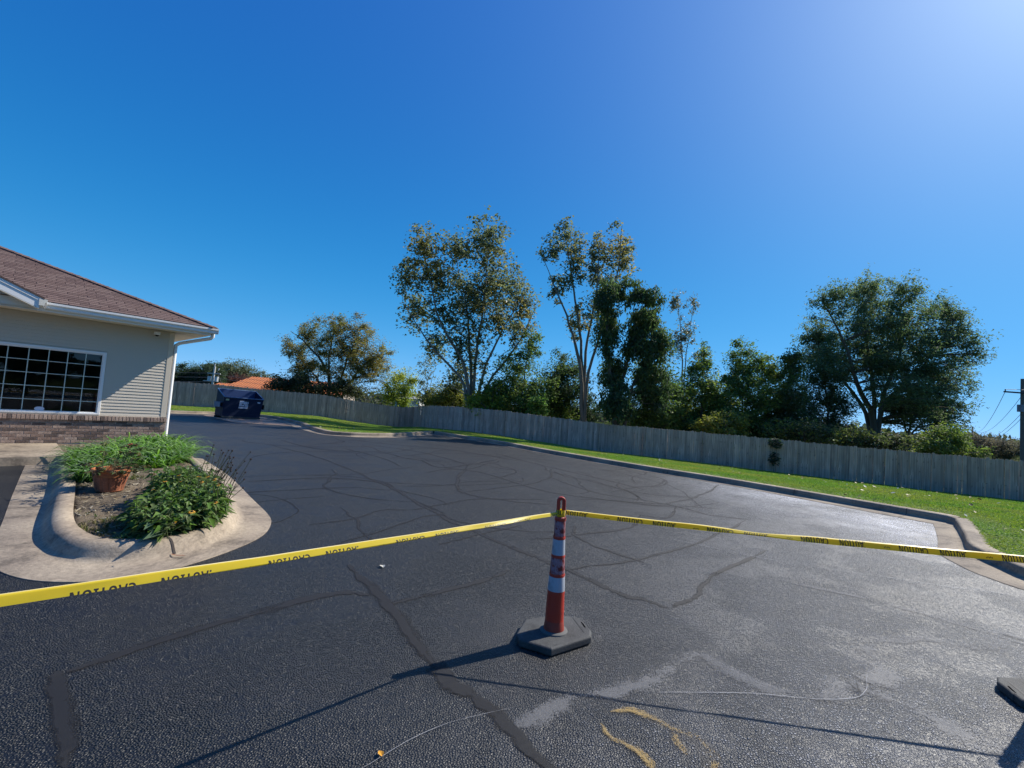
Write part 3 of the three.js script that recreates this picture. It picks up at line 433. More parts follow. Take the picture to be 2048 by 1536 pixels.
// open joint across the island kerb with rust below it
{
  const j = new MB(), rows = [], s = 8.15, b = atIndex(IB, s), m = inward(IB, s), o = atIndex(IO, s), tx = m[1], tz = -m[0];
  const prof = [...PROFILE.slice(0, 7).map(([d, y]) => [d, y])];
  for (let k = 0; k < prof.length - 1; k++) { const A = prof[k], B = prof[k + 1], W = 0.011 - 0.0004 * k, n = 0.004; const q = (P, sgn) => V(b[0] + m[0] * (P[0] - n * (k < 4 ? 1 : 0)) + tx * W * sgn, P[1] + n, b[1] + m[1] * (P[0] - n * (k < 4 ? 1 : 0)) + tz * W * sgn); j.quad(q(A, -1), q(A, 1), q(B, 1), q(B, -1)); }
  struct('kerb_joint', j, M.dirtJoint);
  const joint = (B, O, s, PROFILE) => { const b = atIndex(B, s), m = inward(B, s), o = atIndex(O, s), tx = m[1], tz = -m[0], q = (P, g) => V(b[0] + m[0] * P[0] + tx * 0.006 * g, P[1] + 0.003, b[1] + m[1] * P[0] + tz * 0.006 * g), w = Math.hypot(o[0] - b[0], o[1] - b[1]), J = new MB(), pr = [[-w, 0.007], [-w * 0.15, 0.01], ...PROFILE.slice(0, 7)]; for (let k = 0; k < pr.length - 1; k++) J.quad(q(pr[k], -1), q(pr[k], 1), q(pr[k + 1], 1), q(pr[k + 1], -1)); struct('kerb_joint', J, M.dirtJoint); };
  for (const s of [0.9, 1.5, 2.1, 2.7, 3.3, 3.85, 4.4, 4.95, 8.0, 9.6]) joint(RB, RO, s, STEEP); for (const s of [5.4, 6.3, 8.5, 10.5, 11.5]) joint(LB, LO, s, STEEP); for (const s of [1.42, 13.2]) joint(IB, IO, s, PROFILE);
  const r = new MB(); ribbon(r, [[b[0] - 0.02, b[1] + 0.03], [b[0] + 0.05, b[1] + 0.05], [b[0] + 0.13, b[1] + 0.03]], 0.05, 0.032, 0.5, 0.02); struct('rust_stain', r, M.rust);
  const w = new MB(); ribbon(w, [[-5.925, -5.967], [-6.03, -5.91], [-6.153, -5.853]].map(([x, z]) => [x - 0.02, z]), 0.02, 0.02, 0.4, 0.02); struct('kerb_joint', w, M.dirtJoint);
}
// ------------------------------------------------------------------ fence
{
  const gap = 0.0011, W = 0.142, H = 1.6, T = 0.02;
  const geos = [0, 1, 2, 3].map((k) => { const s = new THREE.Shape(), h = H + (k - 1.5) * 0.016, w = W - k * 0.003, e = 0.028 + k * 0.004; s.moveTo(-w / 2, 0); s.lineTo(w / 2, 0); s.lineTo(w / 2, h - e); s.lineTo(w / 2 - e, h); s.lineTo(-w / 2 + e, h); s.lineTo(-w / 2, h - e); s.closePath(); const g = new THREE.ExtrudeGeometry(s, { depth: T, bevelEnabled: false }); const u = g.attributes.uv; for (let i = 0; i < u.count; i++) u.setXY(i, u.getX(i) + k * 0.19, u.getY(i)); return g; });
  const r = rng(5);
  const run = (from, to, label) => {
    const f = thing('picket_fence', label, 'fence', undefined), pts = F.slice(from, to + 1).map((p) => V(...p)), o = pts[0].clone(); f.position.copy(o);
    const rails = [new MB(), new MB(), new MB()];
    for (let k = 0; k < pts.length - 1; k++) {
      const a = pts[k], b = pts[k + 1], d = new THREE.Vector3().subVectors(b, a), len = Math.hypot(d.x, d.z), n = Math.round(len / (W + gap)), ang = Math.atan2(-d.z, d.x);
      const back = V(d.z, 0, -d.x).normalize();
      rails.forEach((m, i) => { const y = 0.3 + i * 0.5, p = a.clone().sub(o).addScaledVector(back, 0.03).add(V(0, y, 0)), q = b.clone().sub(o).addScaledVector(back, 0.03).add(V(0, y, 0)), t = back.clone().multiplyScalar(0.038), u = V(0, 0.085, 0); m.hexa([p, q, q.clone().add(t), p.clone().add(t), p.clone().add(u), q.clone().add(u), q.clone().add(t).add(u), p.clone().add(t).add(u)]); });
      for (let i = 0; i < n; i++) {
        const t = (i + 0.5) / n, p = a.clone().lerp(b, t).sub(o), m = part('picket', geos[Math.floor(r() * 4)], picketM[Math.floor(r() * r() * 2.2 + r() * 2.9)], f);
        m.position.set(p.x, p.y + (r() - 0.5) * 0.018, p.z).addScaledVector(back, (r() - 0.5) * 0.006); m.rotation.set(0, ang, (r() - 0.5) * 0.004, 'YXZ'); m.scale.x = (len / n - gap * (r() - 0.3)) / W; if (r() < 0.5) { m.rotation.y += Math.PI; m.position.addScaledVector(back, 0.0); }
        if (i % 17 === 8) { const po = part('post', new MB().box(-0.045, -0.3, -0.16, 0.045, H - 0.1, -0.07), picketM[1], f); po.position.set(p.x, p.y, p.z); po.rotation.y = ang; }
      }
    }
    rails.forEach((m) => part('rail', m, picketM[1], f));
  };
  run(0, 9, 'grey weathered picket fence running behind the dark dumpster and left lawn');
  run(9, 16, 'long grey weathered picket fence along the straight kerb on the right');
}
// ------------------------------------------------------------------ leaves and grass geometry
function leafGeo(w, l, fold = 0.25, droop = 0.15) { // leaf along +x from its stalk
  const g = new THREE.BufferGeometry(), h = w / 2, d = -droop * l;
  g.setAttribute('position', new THREE.Float32BufferAttribute([0, 0, 0, l * 0.4, fold * h, h, l * 0.45, d * 0.3, 0, l * 0.4, fold * h, -h, l, d, 0], 3));
  g.setIndex([0, 1, 2, 0, 2, 3, 1, 4, 2, 2, 4, 3]); g.computeVertexNormals(); return g;
}
function bladeGeo(w, l, bend, n = 4) {
  const p = [], i = []; for (let k = 0; k <= n; k++) { const t = k / n, a = bend * t, x = Math.sin(a) * l * t * 0.8, y = l * t * Math.cos(a * 0.75), h = w / 2 * (1 - t * t * 0.92); p.push(x, y, -h, x - (k < n ? h * 0.25 : 0), y, 0, x, y, h); }
  for (let k = 0; k < n; k++) { const o = k * 3; for (const s of [0, 1]) i.push(o + s, o + s + 1, o + s + 3, o + s + 1, o + s + 4, o + s + 3); }
  const g = new THREE.BufferGeometry(); g.setAttribute('position', new THREE.Float32BufferAttribute(p, 3)); g.setIndex(i); g.computeVertexNormals(); return g;
}
function tuftGeo(n, h, spread, seed, w = 0.006) {
  const r = rng(seed), p = [], i = []; for (let k = 0; k < n; k++) { const a = r() * 6.28, d = r() * spread, l = h * (0.5 + r() * 0.6), bx = Math.cos(a * 3) * d, bz = Math.sin(a * 3) * d, lean = 0.25 + r() * 0.6, ww = w * (0.7 + r() * 0.6); const cx = Math.cos(a), sx = Math.sin(a); const o = p.length / 3; p.push(bx - sx * ww, 0, bz + cx * ww, bx + sx * ww, 0, bz - cx * ww, bx + cx * l * lean * 0.4 + sx * ww * 0.7, l * 0.6, bz + sx * l * lean * 0.4 - cx * ww * 0.7, bx + cx * l * lean, l, bz + sx * l * lean); i.push(o, o + 1, o + 2, o, o + 2, o + 3); }
  const g = new THREE.BufferGeometry(); g.setAttribute('position', new THREE.Float32BufferAttribute(p, 3)); g.setIndex(i); g.computeVertexNormals(); return g;
}
const LEAF = (rough = 0.6, tr = 0.42) => phys({ color: 0xffffff, roughness: rough, transmission: tr, thickness: 0, side: THREE.DoubleSide, ior: 1.4, specularIntensity: 0.5 });
const leafMat = LEAF(0.95, 0.58), gloss = LEAF(0.95, 0.58); gloss.clearcoat = 0.6; gloss.clearcoatRoughness = 0.38; leafMat.clearcoat = 0.2; leafMat.clearcoatRoughness = 0.5;

// ------------------------------------------------------------------ trees
const GY = -0.7;
function tree(name, label, category, base, o) {
  const r = rng(o.seed), t = thing(name, label, category, o.group), by = base[1] - GY; t.position.set(base[0], GY, base[2]);
  const toCam = V(-base[0], 0, -base[2]).normalize(), lift = (p, dz) => V(p[0], p[1] + by, p[2]).addScaledVector(toCam, dz || 0);
  const keep = lift;
  const wood = new MB(), nodes = [], top = Math.max(...o.lobes.map((l) => l[1] + l[4])) + by;
  o.stems.forEach((s, si) => {
    const dz = (si - (o.stems.length - 1) / 2) / Math.max(1, o.stems.length) * (o.deep ?? 2.5) * (si % 2 ? 1 : -1) + (r() - 0.5);
    const raw = s.map((p, k) => k ? keep(p, dz * Math.min(1, k / (s.length - 1))) : V(0, 0, 0)); if (si) raw[0] = V((r() - 0.5) * o.r0 * 0.8, 0, (r() - 0.5) * o.r0 * 0.8);
    const c = new THREE.CatmullRomCurve3(raw), n = 16, pts = c.getPoints(n), rad = [];
    for (let k = 0; k <= n; k++) { const f = k / n; rad.push(o.r0 * (si ? 0.8 : 1) * (1 - f * 0.9) * (k === 0 ? 1.35 : 1)); if (k) { pts[k].x += (r() - 0.5) * 0.12; pts[k].z += (r() - 0.5) * 0.12; } if (f > 0.22) nodes.push({ p: pts[k], r: rad[k] }); }
    wood.tube(pts, rad, 7);
  });
  part('trunk', wood, o.bark || M.bark, t);
  const limbs = new MB(), leaves = [], up = V(0, 1, 0), q = new THREE.Quaternion(), e = new THREE.Euler(), S = V(1, 1, 1), C = new THREE.Color();
  const vol = o.lobes.map((l) => Math.pow(l[3] * l[4] * (l[3] + l[4]) / 2, 0.72)), total = vol.reduce((a, b) => a + b);
  const add = (p, sc = 1) => {
    const y = r() * 6.283, down = (o.droop ?? 0.3) * (0.4 + r()), tilt = (r() - 0.5) * 1.6; e.set(tilt, y, -down + (r() - 0.5) * 0.9, 'YXZ'); q.setFromEuler(e); if (o.wind) { const wd = V(0.75, -0.25 - r() * 0.5, 0.2).normalize(), fx = V(1, 0, 0); const qw = new THREE.Quaternion().setFromUnitVectors(fx, wd); q.slerp(qw, o.wind * r()); }
    const s = o.leaf * (0.65 + r() * 0.7) * sc; S.set(s, s, s);
    const pal = o.palette, pk = clamp(fbm(p.x * 0.35 + o.seed, p.y * 0.35, p.z * 0.35, 2) * 1.7 - 0.35 + (r() - 0.5) * 0.5, 0, 0.999), a = pal[Math.floor(pk * pal.length)], j = (1.15 + r() * 0.9) * (o.lit ?? 1); C.setRGB(a[0] * j, a[1] * j, a[2] * j);
    leaves.push({ m: M4(p, q, S), c: C.clone() });
  };
  if (o.fat) o.lobes = o.lobes.map((l) => [l[0], l[1], l[2], l[3] * o.fat, l[4] * o.fat]);
  o.lobes.forEach((l, li) => {
    const rz = (l[3] + l[4]) / 2 * (o.flat ?? 1), dz = (r() - 0.5) * (o.deep ?? 2.5), c = keep(l, dz), N = Math.round(o.count * vol[li] / total);
    const inL = (k) => { let x, y, z, d; do { x = r() * 2 - 1; y = r() * 2 - 1; z = r() * 2 - 1; d = Math.hypot(x, y, z); } while (d > 1 || d < 0.05); const w = Math.pow(r(), k) / d * (0.8 + r() * 0.3 + (fbm(x / d * 1.6 + li * 7, y / d * 1.6, z / d * 1.6, 2) - 0.5) * 0.9); return V(c.x + x * w * l[3], c.y + y * w * l[4], c.z + z * w * rz); };
    // boughs into the lobe, each with side sprays of leaves
    const nb = o.boughs ?? 9;
    for (let b = 0; b < nb; b++) {
      const tip = inL(0.3); if (b % 3 === 0) tip.lerp(c, -0.12 - r() * (o.spike ?? 0.25));
      let best = null, bd = 1e9; for (const nd of nodes) { const d = nd.p.distanceTo(tip) + Math.max(0, nd.p.y - tip.y + 0.3) * 2.5; if (d < bd) { bd = d; best = nd; } }
      const a = best.p, mid = a.clone().lerp(tip, 0.5).add(V((r() - 0.5) * 0.5, bd * 0.1, (r() - 0.5) * 0.5)), cv = new THREE.QuadraticBezierCurve3(a, mid, tip), ps = cv.getPoints(5), r1 = Math.min(best.r * 0.6, 0.012 + bd * 0.012); limbs.tube(ps, [r1, r1 * 0.8, r1 * 0.62, r1 * 0.45, r1 * 0.3, 0.004], 4, false);
      const side = Math.round((o.sprays ?? 5)); for (let k = 0; k < side; k++) { const f = 0.45 + 0.55 * r(), s = cv.getPoint(f), en = s.clone().add(V((r() - 0.5), (r() - 0.5) * 0.9 - (o.droop ?? 0.3) * 0.4, (r() - 0.5)).multiplyScalar(l[3] * 0.55)); limbs.tube([s, s.clone().lerp(en, 0.5).add(V(0, 0.05, 0)), en], [0.008, 0.006, 0.003], 3, false);
        const m = Math.round(N * (o.onTwig ?? 0.45) / nb / side); for (let i = 0; i < m; i++) { const g = r(), sp = o.leaf * (1.2 + 2.2 * g); add(s.clone().lerp(en, g).add(V((r() - 0.5) * sp, (r() - 0.5) * sp, (r() - 0.5) * sp))); } }
    }
    const rest = Math.round(N * (1 - (o.onTwig ?? 0.45))); for (let k = 0, tries = 0; k < rest && tries < rest * 6; tries++) { const p = inL(0.55); if (fbm(p.x * (o.clump ?? 1.3) + o.seed, p.y * (o.clump ?? 1.3), p.z * (o.clump ?? 1.3), 2) < (o.gap ?? 0.5)) continue; add(p); k++; }
  });
  part('branch', limbs, o.bark || M.bark, t);
  instanced('crown', leafGeo(o.lw ?? 0.75, 1, 0.3, 0.2), o.mat || leafMat, leaves, t);
  return t;
}
const G1 = [[0.075, 0.125, 0.022], [0.105, 0.165, 0.028], [0.15, 0.20, 0.034]], DK = [[0.036, 0.068, 0.022], [0.05, 0.085, 0.026], [0.065, 0.105, 0.03]], YG = [[0.18, 0.23, 0.025], [0.26, 0.29, 0.028], [0.33, 0.31, 0.03]], COT = [[0.10, 0.125, 0.05], [0.13, 0.155, 0.065], [0.12, 0.14, 0.07], [0.115, 0.14, 0.06], [0.22, 0.19, 0.05]], LOC = [[0.11, 0.12, 0.022], [0.16, 0.16, 0.026], [0.20, 0.16, 0.045], [0.10, 0.11, 0.022]], SIL = [[0.10, 0.115, 0.065], [0.13, 0.14, 0.08], [0.08, 0.10, 0.05]];
tree('cottonwood_tree', 'tall fan shaped cottonwood with several bare trunks and sparse grey green leaves', 'tree', [-2.53, 0.89, -31.60], { seed: 11, r0: 0.17, leaf: 0.185, lw: 0.8, count: 22000, onTwig: 0.35, fat: 1.2, palette: COT, mat: gloss, boughs: 8, sprays: 5, gap: 0.45, clump: 2.2, deep: 3.5, bark: M.paleBark,
  stems: [[[0, 0, 0], [-0.75, 3.2, 0.18], [-2.71, 6.48, 0.36], [-3.84, 10.18, 0.57]], [[0, 0, 0], [-0.51, 4.59, 0.26], [-1.01, 7.64, 0.43], [-2.02, 11.16, 0.62]], [[0, 0, 0], [-0.11, 3.93, 0.22], [0.2, 8.07, 0.45], [0.28, 12.54, 0.7]], [[0, 0, 0], [0.39, 2.6, 0.14], [1.61, 6.12, 0.34], [3.12, 8.98, 0.51]], [[0, 0, 0], [0.65, 1.93, 0.11], [2.71, 5.18, 0.29], [3.88, 8, 0.45]], [[0, 0, 0], [-0.86, 2.34, 0.13], [-3.27, 4.74, 0.27], [-5.11, 7.34, 0.41]]],
  lobes: [[-4.07, 10.92, 0.61, 1.1, 1.17], [-5.03, 9.06, 0.51, 0.93, 1.3], [-4.54, 7.04, 0.39, 1.1, 1.44], [-2.91, 9.22, 0.52, 1.44, 1.64], [-1.67, 11.09, 0.62, 1.3, 1.23], [0.14, 12.01, 0.67, 1.3, 1.17], [0.73, 10.17, 0.57, 1.54, 1.51], [-0.81, 8.68, 0.49, 1.64, 1.71], [1.73, 9.22, 0.52, 1.3, 1.3], [3.05, 8.56, 0.48, 1.03, 1.37], [2.94, 6.73, 0.37, 1.1, 1.17], [1.05, 6.76, 0.38, 1.44, 1.44], [-2.02, 6.54, 0.36, 1.44, 1.3], [-3, 4.76, 0.27, 0.95, 1.03], [-0.53, 4.94, 0.28, 1.3, 1.37], [-1.08, 3.01, 0.17, 1.17, 1.17]] });
tree('poplar_tree', 'tallest slender poplar with bare upright trunks behind the dark willow', 'tree', [4.96, 1.30, -30.67], { seed: 12, r0: 0.17, leaf: 0.17, lw: 0.8, count: 8200, fat: 1.12, palette: COT, mat: gloss, boughs: 6, sprays: 4, gap: 0.45, clump: 2.2, deep: 2.2, bark: M.paleBark,
  stems: [[[0, 0, 0], [-0.51, 3.29, 0.19], [-1.58, 6.54, 0.37], [-3.27, 10.08, 0.56]], [[0, 0, 0], [-0.51, 4.62, 0.26], [-1.44, 9.21, 0.52], [-2.35, 12.88, 0.72]], [[0, 0, 0], [-0.23, 3.98, 0.22], [0.14, 8, 0.45], [0.23, 12.33, 0.69]], [[0, 0, 0], [0.14, 3.51, 0.2], [1.31, 8.08, 0.45], [1.57, 12.61, 0.71]]],
  lobes: [[-2.17, 12.29, 0.69, 0.73, 0.99], [-1.39, 11.72, 0.65, 0.59, 0.99], [-2.8, 10.95, 0.61, 0.73, 1.27], [-2.27, 9.09, 0.51, 0.73, 1.27], [-1.33, 9.89, 0.55, 0.73, 1.6], [0.37, 11.68, 0.65, 0.8, 1.33], [1.47, 11.76, 0.65, 0.94, 1.33], [1.85, 10.12, 0.57, 0.8, 1.27], [0.71, 9.38, 0.53, 0.94, 1.33], [-0.36, 10.29, 0.58, 0.54, 1.53], [0.26, 7.28, 0.41, 1.2, 1.2], [-1.09, 6.58, 0.37, 0.73, 1.27]] });
tree('willow_tree', 'dark dense drooping tree in the middle of the row in front of the poplar', 'tree', [6.61, 0.60, -27.38], { seed: 13, r0: 0.16, leaf: 0.2, lw: 0.42, count: 30000, palette: DK, droop: 0.9, boughs: 9, sprays: 5, gap: 0.46, clump: 1.6, deep: 2.2,
  stems: [[[0, 0, 0], [-0.64, 2.62, 0.15], [-1.15, 5.55, 0.31], [-1.18, 7.93, 0.44]], [[0, 0, 0], [-0.09, 3.26, 0.18], [0.48, 5.68, 0.32], [0.13, 8.32, 0.47]], [[0, 0, 0], [0.46, 2.7, 0.15], [1.55, 5.16, 0.29], [1.61, 7.24, 0.4]]],
  lobes: [[-1.31, 7.77, 0.43, 0.89, 1.13], [-0.09, 8.46, 0.48, 1.06, 0.83], [1.06, 7.74, 0.43, 0.83, 1.06], [0.94, 6.6, 0.37, 1.19, 1.3], [-1.15, 6, 0.33, 0.89, 1.54], [0.77, 4.95, 0.27, 1.3, 1.3], [2.03, 5.49, 0.31, 0.77, 1.19], [-0.8, 3.65, 0.2, 0.89, 1.36], [1.71, 3.1, 0.18, 1.25, 1.48], [-0.15, 2.07, 0.11, 1.19, 1.19]] });
tree('poplar_tree', 'short slender silvery poplar just right of the dark willow', 'tree', [14.04, 1.41, -37.07], { seed: 14, r0: 0.1, leaf: 0.14, lw: 0.85, count: 2600, palette: SIL, mat: gloss, boughs: 7, sprays: 4, deep: 1.5, bark: M.paleBark,
  stems: [[[0, 0, 0], [-0.44, 4.40, 0.25], [-1.29, 10.37, 0.58]], [[0, 0, 0], [-0.24, 4.41, 0.25], [0.07, 10.07, 0.56]], [[0, 0, 0], [0.02, 3.62, 0.20], [0.97, 5.51, 0.31]]],
  lobes: [[-1.26, 9.49, 0.53, 0.88, 1.21], [-0.01, 9.46, 0.53, 0.52, 1.13], [-0.47, 7.53, 0.42, 0.97, 1.53], [-1.16, 5.87, 0.33, 0.88, 1.37], [0.91, 5.22, 0.29, 0.72, 1.13]] });
tree('sapling', 'thin sparse sapling standing left of the fan shaped cottonwood', 'tree', [-6.14, 0.62, -34.8], { seed: 15, r0: 0.05, leaf: 0.12, lw: 0.8, count: 1500, palette: COT, boughs: 7, sprays: 4, deep: 0.8,
  stems: [[[0, 0, 0], [-0.23, 2.25, 0.13], [-0.68, 4.48, 0.25]], [[0, 0, 0], [-0.01, 2.09, 0.12], [0.33, 4.03, 0.23]]], lobes: [[-0.50, 3.45, 0.19, 0.83, 1.25], [0.11, 2.27, 0.13, 0.90, 1.04], [-0.61, 1.70, 0.09, 0.70, 0.90]] });
tree('locust_tree', 'broad honey locust with feathery yellowish crown behind the orange roof end', 'tree', [-15.07, 0.90, -38.6], { seed: 16, r0: 0.16, leaf: 0.17, lw: 0.42, fat: 1.1, count: 36000, palette: LOC, boughs: 18, sprays: 6, onTwig: 0.8, gap: 0.5, spike: 0.6, droop: 0.15, deep: 3.5,
  stems: [[[0, 0, 0], [-0.40, 2.66, 0.15], [-2.22, 4.80, 0.27], [-3.53, 5.74, 0.32]], [[0, 0, 0], [-0.33, 4.52, 0.25], [0.02, 7.03, 0.39]], [[0, 0, 0], [1.15, 4.01, 0.22], [2.28, 6.78, 0.38]], [[0, 0, 0], [2.37, 3.27, 0.18], [4.42, 4.67, 0.26]], [[0, 0, 0], [-1.42, 2.38, 0.13], [-3.58, 3.67, 0.20]]],
  lobes: [[-2.63, 4.77, 0.27, 1.86, 1.57], [-0.65, 6.07, 0.34, 2.07, 1.32], [1.62, 6.11, 0.34, 1.86, 1.32], [3.17, 4.78, 0.27, 1.57, 1.49], [-0.10, 4.21, 0.24, 2.68, 1.65], [-2.29, 2.93, 0.16, 1.86, 1.24], [1.64, 3.10, 0.17, 2.48, 1.57], [4.30, 3.42, 0.19, 1.03, 1.24]] });
tree('elm_tree', 'largest wide dark elm at the right end of the row', 'tree', [28.56, -0.04, -36.15], { seed: 17, r0: 0.27, leaf: 0.2, lw: 0.4, fat: 1.22, onTwig: 0.6, count: 82000, palette: [[0.065, 0.105, 0.038], [0.085, 0.13, 0.046], [0.115, 0.155, 0.06]], boughs: 13, sprays: 7, gap: 0.44, clump: 1.6, spike: 0.4, wind: 0.35, deep: 6,
  stems: [[[0, 0, 0], [-0.23, 3.12, 0.17], [-1.59, 5.56, 0.31], [-2.79, 8.61, 0.48], [-4.34, 11.04, 0.62]], [[0, 0, 0], [-0.21, 4.49, 0.25], [-1.01, 8.35, 0.47], [-1.71, 12.61, 0.70]], [[0, 0, 0], [0.54, 4.94, 0.28], [1.53, 8.53, 0.48], [1.21, 12.82, 0.72]], [[0, 0, 0], [0.60, 4.08, 0.23], [3.21, 7.09, 0.40], [5.48, 10.78, 0.60]], [[0, 0, 0], [-0.86, 3.66, 0.20], [-3.43, 6.60, 0.37], [-5.16, 8.83, 0.49]]],
  lobes: [[-4.89, 10.41, 0.58, 1.33, 1.10], [-3.72, 11.60, 0.65, 1.41, 1.25], [-1.77, 11.82, 0.66, 1.88, 1.49], [-1.07, 12.97, 0.72, 1.25, 0.86], [1.41, 12.84, 0.72, 1.41, 1.25], [3.64, 11.82, 0.66, 1.72, 1.33], [5.59, 10.99, 0.61, 1.41, 1.10], [6.77, 9.31, 0.52, 1.33, 0.86], [4.61, 9.35, 0.52, 1.88, 1.49], [1.88, 10.13, 0.57, 2.11, 1.80], [-0.46, 9.96, 0.56, 1.88, 1.72], [-2.76, 9.32, 0.52, 1.72, 1.49], [-4.55, 8.48, 0.47, 1.17, 1.10], [-2.30, 7.27, 0.41, 1.49, 1.10], [0.85, 7.11, 0.40, 1.57, 1.41], [3.67, 7.12, 0.40, 2.03, 1.49], [6.03, 7.10, 0.40, 1.41, 1.10], [5.91, 4.94, 0.28, 1.57, 1.33], [3.57, 4.77, 0.27, 1.72, 1.49], [0.2, 8.4, 1.5, 1.9, 1.4], [-0.9, 7.0, 1.8, 1.5, 1.2], [1.6, 5.4, 1.2, 1.3, 1.1], [-3.6, 6.6, 0.5, 1.4, 1.1], [5.2, 3.2, 0.5, 1.5, 1.1], [2.2, 8.7, -1.5, 2.0, 1.5], [-4.6, 7.0, 0.3, 1.0, 0.9], [6.9, 6.2, 0.2, 1.1, 0.8], [-6.0, 9.4, 0.3, 1.1, 0.9], [-5.9, 7.6, 0.2, 1.0, 0.7], [7.6, 8.4, 0, 1.0, 0.7], [-1.0, 5.0, 2, 1.1, 0.9], [1.4, 3.4, 1.5, 1.2, 0.9]] });
tree('elm_tree', 'smaller forked elm under the right side of the largest elm', 'tree', [31.5, -0.04, -36.6], { seed: 18, r0: 0.18, leaf: 0.2, lw: 0.4, count: 12000, palette: [[0.045, 0.07, 0.03], [0.06, 0.09, 0.035]], boughs: 8, sprays: 5, wind: 0.15, deep: 2,
  stems: [[[0, 0, 0], [0.2, 2.2, 0], [1.2, 4.6, 0]], [[0, 0, 0], [0.1, 2, 0], [-0.6, 4.4, 0]], [[0, 0, 0], [0.5, 2, 0], [2.6, 4.2, 0]]], lobes: [[0.8, 4.6, 0, 1.5, 1.1], [-0.9, 4.3, 0, 1.1, 0.9], [2.8, 4.0, 0, 1.4, 1.1], [3.6, 2.6, 0, 1.1, 0.9]] });
const small = (name, label, base, lobes0, o) => { const lobes = lobes0.map((l) => [l[0], l[1], l[2], l[3] * 1.3, l[4] * 1.3]); if ((o.cat || 'tree') === 'tree' && base[2] > -40) lobes.push([-0.9, 1.3, 0.1, 1.4, 1.2], [0.9, 1.1, 0, 1.4, 1.1]); return tree(name, label, o.cat || 'tree', base, { r0: 0.09, leaf: 0.17, lw: 0.55, palette: G1, boughs: 8, sprays: 5, gap: 0.42, deep: 1.6,  stems: [[[0, 0, 0], [(lobes[0][0]) * 0.4, lobes[0][1] * 0.5, 0], [lobes[0][0], lobes[0][1] + lobes[0][4] * 0.5, 0]], [[0, 0, 0], [lobes[lobes.length - 1][0] * 0.5, lobes[lobes.length - 1][1] * 0.6, 0], [lobes[lobes.length - 1][0], lobes[lobes.length - 1][1], 0]]], lobes, ...o, count: Math.round((o.count || 7000) * (o.leaf ? 2.0 : 1.5)) }); };
const SH = 'shrub';
small('understory_tree', 'mid green tree with a narrow top between the cottonwood and tall poplar', [0.58, 0.61, -31.61], [[0.52, 5.52, 0.31, 0.68, 1.16], [-0.46, 3.91, 0.22, 1.37, 1.23], [-1.20, 2.31, 0.13, 1.44, 1.44], [0.69, 2.28, 0.13, 1.64, 1.64]], { seed: 21, count: 11000 });
small('understory_tree', 'dark round tree at the foot of the tallest poplar', [4.39, 0.48, -33.12], [[-0.48, 4.09, 0.23, 1.22, 1.0], [-1.19, 2.43, 0.14, 1.36, 1.36], [0.56, 2.20, 0.12, 1.43, 1.58], [0.10, 3.60, 0.20, 1.08, 1.08]], { seed: 22, palette: DK, count: 9500 });
small('understory_tree', 'leafy green tree below the right side of the dark willow', [9.25, 0.38, -29.5], [[-0.45, 3.91, 0.22, 1.26, 1.32], [0.44, 2.56, 0.14, 1.26, 1.26], [-1.07, 1.66, 0.09, 1.51, 1.20], [0.25, 0.96, 0.05, 1.26, 0.95]], { seed: 23, count: 11000 });
small('understory_tree', 'narrow topped green tree right of the silvery poplar', [12.94, 0.18, -31.13], [[-0.08, 5.66, 0.32, 0.47, 0.94], [-0.36, 4.02, 0.22, 1.21, 1.28], [-0.44, 2.26, 0.13, 1.48, 1.35], [1.15, 2.78, 0.16, 1.15, 1.15]], { seed: 24, count: 11500, palette: [...G1, ...DK] });
small('understory_tree', 'round topped green tree, leftmost of three before the largest elm', [16.41, 0.36, -32.12], [[-0.52, 5.71, 0.32, 1.11, 1.25], [-0.85, 3.94, 0.22, 1.04, 1.18], [0.26, 3.15, 0.18, 1.18, 1.32], [-1.12, 2.01, 0.11, 1.25, 1.25]], { seed: 25, count: 13500 });
small('understory_tree', 'lower green tree, middle one of three before the largest elm', [18.72, 0.27, -33.13], [[-0.53, 5.24, 0.29, 0.79, 1.15], [-0.18, 3.40, 0.19, 1.0, 1.51], [-0.79, 1.92, 0.11, 1.08, 1.08]], { seed: 26, count: 9500 });
small('understory_tree', 'dark narrow tree, rightmost of three before the largest elm', [19.18, 0.30, -31.12], [[-0.45, 5.70, 0.32, 0.74, 1.08], [-0.46, 3.95, 0.22, 0.94, 1.28], [0, 2.29, 0.13, 1.01, 1.15]], { seed: 27, palette: [...DK, ...G1], count: 11000 });
small('understory_tree', 'dark round tree with a bare trunk under the left of the largest elm', [23.18, 0.24, -33.13], [[-0.86, 5.86, 0.33, 1.51, 1.36], [-1.09, 4.05, 0.23, 1.36, 1.36], [-0.10, 2.40, 0.13, 1.22, 1.08], [0.73, 3.82, 0.21, 0.86, 1.08]], { seed: 28, palette: DK, count: 10500, r0: 0.13 });
small('understory_tree', 'green tree filling the gap left of the tallest poplar trunks', [2.6, 0.3, -32.6], [[0.2, 3.6, 0, 1.1, 1.2], [-0.6, 2.3, 0, 1.2, 1.2], [0.8, 2.0, 0, 1.2, 1.2]], { seed: 41, count: 5600 });
small('understory_tree', 'green tree between the dark willow and the short silvery poplar', [11.2, 0.3, -31.5], [[0.1, 3.3, 0, 1.1, 1.3], [-0.5, 2.0, 0, 1.2, 1.2], [0.9, 1.9, 0, 1.2, 1.2]], { seed: 42, count: 5200, palette: [...G1, [0.16, 0.19, 0.03]] });
small('understory_tree', 'yellow green tree behind the first gap right of the silvery poplar', [15.0, 0.2, -33.5], [[0, 3.5, 0, 1.3, 1.4], [-0.8, 2.2, 0, 1.2, 1.2], [0.9, 2.4, 0, 1.2, 1.2]], { seed: 43, count: 5200, palette: YG });
